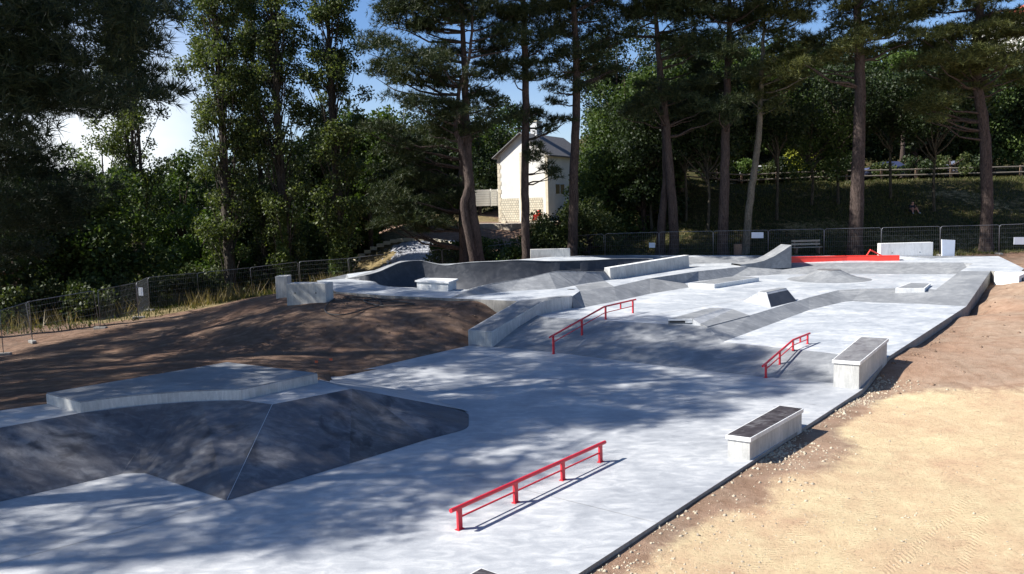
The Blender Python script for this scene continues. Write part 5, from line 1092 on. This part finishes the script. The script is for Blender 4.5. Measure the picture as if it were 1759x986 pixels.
# ------------------------------------------------------------------ poplars
def broad(name, label, cat, base, hgt, rad, seed, m, nleaf, size, z0=.15, barkm='pine_bark', tr=.25, group=None, col_=False, clump=1.1, nclump=40, stems=1, flat=.85, core=.3, loose=1.0):
    rs = np.random.RandomState(seed); base = Vector(base); root = empty(name, base, label, cat, group); b_ = MB(tuple(base)); C = []
    for s_ in range(stems):
        off = np.array([(s_-(stems-1)/2)*rad*.35, 0, 0]) if stems > 1 else np.zeros(3)
        P = [Vector((base.x+off[0]*k+rs.uniform(-.15, .15), base.y+rs.uniform(-.15, .15), base.z+hgt*k*.93)) for k in (0, .25, .5, .75, 1)]; P[0] = Vector((base.x+off[0]*.3, base.y, base.z-.5))
        b_.tube(smoothline(P, 3), [tr*(1-.9*i/12)*(1/math.sqrt(stems)) for i in range(13)], 10, False)
        for i in range(nclump//stems):
            if col_:
                t = rs.rand()**.9; zz = z0+(1-z0)*t; a = rs.rand()*2*PI; w_ = rad*(.25+.85*math.sin(PI*min(1, (t*.85+.12)))**.7)*(.35+.75*rs.rand()); w_ *= (1-.55*max(0, t-.55)/.45)
                c = np.array([base.x+off[0]*zz+w_*math.cos(a), base.y+w_*math.sin(a), base.z+hgt*zz]); j = Vector((base.x+off[0]*max(0, zz-.22), base.y, base.z+hgt*max(.02, zz-.16)))
                limb(b_, j, c, .05, .015, .0, seed*50+i, 4); r = clump*rs.uniform(.6, 1.15)
            else:
                d_ = rnd_unit(rs, 1)[0]; q = (.45+.55*rs.rand()); zz = z0+(1-z0)*(.5+.5*d_[2]*q); w_ = rad*q*np.sqrt(max(.05, 1-(2*(zz-z0)/(1-z0)-1)**2*.85))*rs.uniform(.75, 1.12)
                a = math.atan2(d_[1], d_[0]); c = np.array([base.x+w_*math.cos(a), base.y+w_*math.sin(a), base.z+hgt*zz]); j = Vector((base.x, base.y, base.z+hgt*max(.05, zz*.6)))
                if i % 2 == 0: limb(b_, j, c, .09, .02, .0, seed*50+i, 4)
                r = clump*rs.uniform(.65, 1.25)
            C.append((c, r))
    b_.build('trunk', barkm, root, True)
    if name in ('leafy_tree', 'bank_tree'): size *= .72; nleaf = int(nleaf*1.9)
    tot = sum(r**2 for _, r in C); pts = [shell_points(rs, c, r*loose, max(6, int(nleaf*r*r/tot)), flat, core) for c, r in C]
    V, F = leaf_quads(rs, np.concatenate(pts), size); crown('crown', V, F, m, root); return root
def at(px, d, z=None): q = R(px, 400, d); return Vector((q.x, q.y, tz(q.x, q.y) if z is None else z))
PG = 'row of tall poplars behind the left fence'
broad('poplar_tree', 'thick many stemmed poplar at the left of the row, partly behind pine branches', 'poplar', at(238, 60), 23, 2.0, 101, 'poplar_leaf', 36000, .09, .08, 'poplar_bark', .38, PG, True, 1.0, 130, 3, core=.0)
broad('poplar_tree', 'tallest dark poplar with a full crown, second of the row', 'poplar', at(392, 58), 30, 2.0, 102, 'poplar_leaf', 46000, .095, .10, 'poplar_bark', .42, PG, True, 1.0, 160, 1, core=.0)
broad('poplar_tree', 'twin stemmed poplar with bare lower stems in the middle of the row', 'poplar', at(489, 58), 29, 1.7, 103, 'poplar_leaf', 36000, .09, .06, 'poplar_bark', .34, PG, True, .9, 150, 2, core=.0)
broad('poplar_tree', 'poplar at the right end of the row with an ivy covered foot', 'poplar', at(581, 58), 27, 1.9, 104, 'poplar_leaf', 42000, .095, .08, 'poplar_bark', .36, PG, True, .95, 150, 1, core=.0)
broad('poplar_tree', 'slim poplar standing close behind the twin stemmed one', 'poplar', at(452, 61), 26, 1.5, 105, 'poplar_leaf', 26000, .09, .15, 'poplar_bark', .24, PG, True, .85, 110, 1, core=.0)
# ivy on the feet
for px, lb, sd_, hh_ in ((581, 'bright ivy wrapping the foot of the right poplar', 9, 4.2), (484, 'sparse ivy climbing the twin stemmed poplar', 10, 6.0)):
    rs_ = np.random.RandomState(sd_); bs = at(px, 57.6); n_ = 3800 if sd_ == 9 else 2200; a = rs_.rand(n_)*2*PI; z = rs_.rand(n_)*hh_; r = (.75 if sd_ == 9 else .5)*(1.1-.5*z/hh_)*(.6+.5*rs_.rand(n_)); c = np.stack([bs.x+r*np.cos(a), bs.y+r*np.sin(a), bs.z+z], 1)
    V, F = leaf_quads(rs_, c, .12); o = link('ivy_growth', quickmesh('ivy_growth', V, F), 'light_leaf' if 0 else 'poplar_leaf_low'); tag(o, lb, 'ivy')
# ------------------------------------------------------------------ broadleaf trees
def bl(label, px, d, hgt, rad, seed, m, nleaf=9000, size=.2, z0=.05, clump=1.5, nclump=45, group=None, name='leafy_tree', cat='tree', z=None, tr=.25, **k):
    return broad(name, label, cat, at(px, d, z), hgt, rad, seed, m, nleaf, size, z0, 'pine_bark', tr, group, False, clump, nclump, **k)
bl('big leaved light green tree at the left in front of the poplars', 160, 52, 9.5, 4.2, 201, 'mid_leaf', 9000, .19, .02, 1.3, 45)
bl('loose pale topped tree seen against the bright gap of sky', 185, 66, 14.5, 3.2, 202, 'poplar_leaf_low', 5500, .16, .15, 1.1, 40)
bl('shadowy tree at the far left edge above the weeds', 20, 50, 11, 5.2, 203, 'dark_leaf', 9000, .22, .02, 1.7, 40)
bl('dark rounded tree between the first and second poplars', 315, 70, 13.0, 5.5, 204, 'mid_leaf', 12000, .2, .02, 1.7, 50)
bl('feathery mid green tree left of the second poplar', 340, 62, 7.5, 3.6, 205, 'light_leaf', 8000, .17, .0, 1.2, 40)
bl('dark tree between the second and third poplars', 440, 68, 11.5, 4.6, 206, 'dark_leaf', 12000, .2, .02, 1.7, 50)
bl('bright green bush between the third and fourth poplars', 520, 63, 6.0, 3.0, 207, 'mid_leaf', 7000, .16, .0, 1.1, 36)
bl('dark tree behind the third and fourth poplars', 545, 70, 12.0, 4.8, 208, 'dark_leaf', 12000, .2, .02, 1.7, 50)
bl('bluish green tree right of the last poplar', 635, 68, 11.5, 4.2, 209, 'mid_leaf', 10000, .2, .1, 1.5, 45)
bl('low dark tree behind the last poplar', 610, 74, 13.0, 5.0, 210, 'dark_leaf', 10000, .2, .02, 1.6, 45)
bl('round green tree behind the forked pine', 700, 94, 16.0, 5.5, 211, 'dark_leaf', 10000, .22, .02, 1.7, 45)
bl('small green tree left of the house', 778, 100, 13.5, 5.0, 212, 'mid_leaf', 9000, .22, .02, 1.6, 40)
bl('sunlit yellow green tree behind the left roof edge', 862, 98, 12.5, 4.4, 213, 'light_leaf', 8000, .22, .02, 1.5, 40)
bl('dark tree behind and left of the house', 825, 95, 13.0, 5.0, 214, 'dark_leaf', 9000, .22, .02, 1.6, 40)
bl('dark ivy like tree tall behind the right of the house', 1062, 95, 17.5, 5.0, 215, 'dark_leaf', 13000, .2, .02, 1.6, 55)
bl('large soft green tree right of the house', 1078, 66, 13.0, 4.0, 216, 'mid_leaf', 14000, .17, .02, 1.4, 60)
bl('lower mid green shrub tree beside the large soft green tree', 1045, 63, 7.5, 2.7, 217, 'mid_leaf', 9000, .16, .0, 1.2, 45)
bl('dark undergrowth tree behind the crossed trunks', 1105, 62, 8.5, 3.6, 218, 'dark_leaf', 9000, .16, .02, 1.2, 45)
# clipped bush below the house
for px, d_, hg, rd_, sd_, lb in ((962, 58.5, 3.7, 2.2, 220, 'big rounded hedge bush right of the bare trunk, under the house window'), (930, 57.5, 2.8, 1.6, 221, 'smaller brownish bush at the left foot of the rounded hedge bush'), (1010, 59, 4.0, 2.4, 222, 'dark bush right of the dark stemmed pine')):
    bl(lb, px, d_, hg, rd_, sd_, 'hedge_leaf', 9000, .09, .0, .7, 60, name='hedge_bush', cat='bush', tr=.06)
for px, d_, hg, rd_, sd_, lb in ((855, 57.5, 2.6, 1.6, 223, 'green shrub growing between the two pine trunks before the terrace'), (765, 59, 2.2, 1.4, 224, 'bright shrub at the right end of the silver tarp'), (628, 69, 3.2, 1.2, 225, 'spiky olive shrub above the left of the tarp'), (880, 56, 1.8, 1.5, 226, 'low shrub at the foot of the bare pine trunk')):
    bl(lb, px, d_, hg, rd_, sd_, 'mid_leaf' if sd_ != 225 else 'light_leaf', 3200, .10, .0, .6, 30, name='shrub', cat='shrub', tr=.05)
# shrubs behind the left fence
for px, d_, hg, rd_, sd_, lb in ((150, 46.5, 2.0, 1.8, 236, 'low shrub just behind the third fence panel'), (215, 50, 2.2, 1.8, 237, 'low dark shrub beside the white paper notice'), (355, 57, 2.4, 2.0, 238, 'shrub between the first and second poplars'), (35, 46, 2.6, 2.6, 231, 'tall shrub in the weeds at the left edge'), (100, 50, 3.0, 2.4, 232, 'grey green shrub behind the second fence panel'), (300, 58, 2.6, 2.2, 233, 'low dark shrub under the first poplar'), (450, 60, 2.0, 1.8, 234, 'low shrub on the bank below the second poplar'), (535, 59, 2.2, 1.8, 235, 'reddish stemmed shrub left of the ivy covered poplar foot')):
    bl(lb, px, d_, hg, rd_, sd_, 'hedge_leaf', 4500, .10, .0, .7, 36, name='shrub', cat='shrub', tr=.05)
# wood above the road
WG = 'dense leafy trees above the road'
rs = random.Random(8)
row = [(1170, 66, 10), (1215, 82, 13), (1275, 84, 13), (1330, 80, 13), (1390, 82, 12.5), (1445, 80, 12), (1510, 82, 12), (1570, 80, 11.5), (1640, 82, 12), (1700, 80, 11), (1765, 82, 12), (1830, 80, 12)]
wl = ['dark tree behind the crossed twin trunks', 'dark tree rising left of the reddish barked pine', 'dark tree right of the reddish barked pine', 'dark tree behind the leaning pale trunk', 'dark tree between the leaning trunk and the thick middle pine', 'dark tree directly behind the thick middle pine', 'dark tree just right of the thick middle pine', 'dark tree behind the thin right sapling', 'dark tree left of the rightmost pine', 'dark tree directly behind the rightmost pine', 'dark tree at the right edge above the guard rail', 'dark tree beyond the right edge above the road']
for i, (px, d_, hg) in enumerate(row):
    bl(wl[i], px, d_, hg, 4.6, 300+i, 'dark_leaf' if i % 3 else 'mid_leaf', 11000, .2, .12, 1.6, 50, tr=.3)
row2 = [(1150, 98, 14), (1240, 100, 14), (1330, 98, 13), (1420, 100, 12), (1500, 100, 12), (1590, 98, 12), (1680, 104, 9), (1600, 118, 9), (1800, 96, 13), (1380, 116, 11), (1190, 116, 15)]
for i, (px, d_, hg) in enumerate(row2):
    broad('leafy_tree', 'dense dark tree deep in the wood on the hill above the road', 'tree', at(px, d_), hg, 5.5, 330+i, 'dark_leaf', 7000, .3, .0, 'pine_bark', .3, 'dense trees on the hill above the road', False, 2.0, 36)
bl('bright yellow green tree glimpsed between the thick middle pine and the right crown', 1545, 76, 12.5, 2.2, 350, 'light_leaf', 4500, .16, .55, .9, 26)
bl('small yellow leaved bush by the road left of the thick middle pine', 1378, 73, 2.6, 1.7, 351, 'yellow_leaf', 2200, .12, .1, .6, 18, name='shrub', cat='shrub', tr=.05)
bl('sunny green bush on the road verge between two pine trunks', 1266, 72.5, 2.2, 1.6, 352, 'light_leaf', 2000, .12, .0, .6, 16, name='shrub', cat='shrub', tr=.05)
for i, (px, d_, hg, rd_) in enumerate(((1232, 71.6, 1.9, 1.5), (1305, 72, 1.4, 1.6), (1352, 71.7, 2.2, 1.7), (1420, 71.6, 2.0, 1.8), (1450, 71.8, 2.4, 1.6), (1512, 71.6, 1.5, 1.2), (1575, 71.7, 2.0, 1.4), (1632, 71.7, 2.0, 1.8), (1668, 71.7, 1.5, 1.3))):
    bl(('dark bush on the verge behind the reddish barked pine', 'low bush on the verge right of the leaning pale trunk', 'dark bush on the verge left of the yellow leaved bush', 'dark bush on the verge right of the yellow leaved bush', 'dark verge bush touching the left side of the thick middle pine', 'small verge bush before the dark blue car', 'dark verge bush between the two right cars', 'wide dark verge bush left of the rightmost pine', 'low verge bush just left of the rightmost pine')[i], px, d_, hg, rd_, 500+i, 'hedge_leaf' if i % 2 else 'dark_leaf', 2200, .11, .0, .6, 18, name='shrub', cat='shrub', tr=.05)
# far trees left behind everything
row3 = [(-60, 84, 13), (10, 92, 14), (80, 100, 13), (150, 105, 12), (230, 100, 13), (300, 104, 13), (370, 100, 14), (440, 106, 15), (510, 100, 15), (580, 106, 15), (650, 104, 15), (720, 108, 15), (790, 112, 14), (-20, 62, 10), (60, 66, 8)]
for i, (px, d_, hg) in enumerate(row3):
    broad('leafy_tree', 'distant dark green tree in the wood beyond the river', 'tree', at(px, d_), hg, 6.0, 360+i, 'dark_leaf', 7500, .28, .0, 'pine_bark', .3, 'distant trees beyond the river', False, 2.0, 36)
# saplings on the bank
for px, py, hh, rd_, z0_, lb, sd_ in ((1334, 377, 10.5, 3.4, .50, 'slender young tree on the bank right of the leaning pale trunk', 401), (1605, 363, 10.5, 3.6, .50, 'slender pale stemmed young tree left of the rightmost pine', 402), (1178, 380, 10, 3.4, .48, 'slender young tree on the bank right of the crossed twin trunks', 403),
    (1393, 352, 8.5, 3.4, .26, 'low branched tree hanging over the bank left of the thick middle pine', 404), (1440, 350, 10.5, 3.6, .48, 'slender tree just left of the thick middle pine', 405), (1530, 340, 10, 3.4, .50, 'slender tree just right of the thick middle pine', 406), (1120, 395, 10, 3.6, .45, 'dark slender tree left of the crossed twin trunks', 407), (1215, 395, 10, 3.4, .5, 'dark slender tree left of the reddish barked pine', 408)):
    q = place(px, py, 54, 69); broad('bank_tree', lb, 'tree', q, hh, rd_, sd_, 'dark_leaf' if sd_ != 404 else 'mid_leaf', 5200, .15, z0_, 'dull_bark', .13, None, False, 1.3, 34)
# ------------------------------------------------------------------ grass, weeds, gravel
def blades(name, label, pts, h, wd, m, seed, cat):
    rs_ = np.random.RandomState(seed); n = len(pts); a = rs_.rand(n)*2*PI; le = rs_.normal(size=(n, 2))*.35; hh_ = h*(.5+rs_.rand(n)); V = np.empty((n, 3, 3))
    dx = np.stack([np.cos(a), np.sin(a), np.zeros(n)], 1)*wd; V[:, 0] = pts-dx; V[:, 1] = pts+dx; V[:, 2] = pts+np.stack([le[:, 0]*hh_, le[:, 1]*hh_, hh_], 1)
    o = link(name, quickmesh(name, V.reshape(-1, 3), np.arange(3*n).reshape(-1, 3)), m); tag(o, label, cat, None, 'stuff'); return o
def scatter(n, x0, x1, y0, y1, seed, fn=None):
    rs_ = np.random.RandomState(seed); x = rs_.uniform(x0, x1, n); y = rs_.uniform(y0, y1, n)
    if fn is not None: k = fn(x, y, rs_); x, y = x[k], y[k]
    return np.stack([x, y, terr(x, y)], 1)
blades('bank_grass', 'short shaded grass growing on the bank below the road', scatter(90000, 5, 46, 53, 70.3, 1, lambda x, y, r: vnoise(x, y, 2.5, 31)+.55 > r.rand(len(x))), .16, .03, 'grass_blade', 1, 'grass')
blades('dry_weeds', 'tall dry straw coloured weeds behind the left fence', scatter(30000, -30, -11, 40, 60, 2, lambda x, y, r: (vnoise(x, y, 2.0, 33)+.0 > r.rand(len(x))) & (y > 42.5+(x+21)*.95*(x > -21)) & (x < -9)), .75, .03, 'dry_grass', 2, 'weeds')
blades('meadow_grass', 'rough yellow green grass along the left fence', scatter(26000, -34, -9, 37, 62, 3, lambda x, y, r: (vnoise(x, y, 3.0, 34)+.5 > r.rand(len(x))) & (y > 41+(x+21)*1.0*(x > -21))), .28, .03, 'grass_blade', 3, 'grass')
def stones(name, label, pts, size, m, seed, cat):
    rs_ = np.random.RandomState(seed); n = len(pts); base = np.array([[1, 0, 0], [-1, 0, 0], [0, 1, 0], [0, -1, 0], [0, 0, 1], [0, 0, -1]], float); f = np.array([[0, 2, 4], [2, 1, 4], [1, 3, 4], [3, 0, 4], [2, 0, 5], [1, 2, 5], [3, 1, 5], [0, 3, 5]])
    s = (size*(.25+rs_.rand(n)**4*2.2))[:, None, None]; V = base[None]*s*(.6+.7*rs_.rand(n, 6, 1)); a = rs_.rand(n)*2*PI; c, si = np.cos(a), np.sin(a); x = V[:, :, 0]*c[:, None]-V[:, :, 1]*si[:, None]; y = V[:, :, 0]*si[:, None]+V[:, :, 1]*c[:, None]
    V = np.stack([x, y, V[:, :, 2]*.75], 2)+pts[:, None]+np.array([0, 0, .0]); F = (f[None]+np.arange(n)[:, None, None]*6).reshape(-1, 3)
    o = link(name, quickmesh(name, V.reshape(-1, 3), F), m); tag(o, label, cat, None, 'stuff'); return o
ex_, ey_ = e3.x, e3.y
def zr(p): 
    p[:, 2] += np.clip(np.abs((p[:, 0]-e3.x)*DIR2.x+(p[:, 1]-e3.y)*DIR2.y)/1.0, .4, 1)*(vnoise(p[:, 0], p[:, 1], 1.1, 1)*.05+vnoise(p[:, 0], p[:, 1], .45, 2)*.03+vnoise(p[:, 0], p[:, 1], 4, 3)*.08); return p
def edg(x, y): return (x-ex_)*DIR2.x+(y-ey_)*DIR2.y
def alg(x, y): return (x-ex_)*DIR1.x+(y-ey_)*DIR1.y
_r = np.random.RandomState(5); _n = 19000; _al = _r.uniform(-24, 1.5, _n); _ac = .03+_r.exponential(.36, _n); _gx = ex_+DIR1.x*_al+DIR2.x*_ac; _gy = ey_+DIR1.y*_al+DIR2.y*_ac
_k = np.clip(vnoise(_gx, _gy, 1.1, 41)*1.6+.28, .06, 1) > _r.rand(_n); _gx, _gy = _gx[_k], _gy[_k]
stones('edge_gravel', 'loose pale stones heaped along the edge of the concrete', zr(np.stack([_gx, _gy, terr(_gx, _gy)], 1)), .021, 'pebble', 5, 'gravel')
stones('scattered_gravel', 'small stones scattered over the sunlit pale dirt', zr(scatter(110000, -4, 30, 4, 32, 6, lambda x, y, r: (edg(x, y) > .2) & (np.clip(vnoise(x, y, 2.2, 42)*1.2+.12, .03, 1) > r.rand(len(x))) & (sdist_f(x, y) > .1))), .013, 'pebble', 6, 'gravel')
stones('dirt_clods', 'crumbly brown clods of dirt beside the raised concrete', zr(scatter(26000, 8, 34, 20, 50, 7, lambda x, y, r: (edg(x, y) > .1) & (np.exp(-(edg(x, y))/.9)*.35+.012 > r.rand(len(x))) & (sdist_f(x, y) < .6))), .04, 'clod', 7, 'dirt')
stones('slope_clods', 'crumbly clods along the left edges of the deck and floor', scatter(30000, -10, 2, 22, 39, 8, lambda x, y, r: (~inpoly(x, y, [(q[0], q[1]) for q in A])) & (~inpoly(x, y, [(q[0], q[1]) for q in Dp])) & (.02+.5*np.exp(-((y-(32.1-(x)*.70))**2)/.5) > r.rand(len(x)))), .028, 'clod', 8, 'dirt')
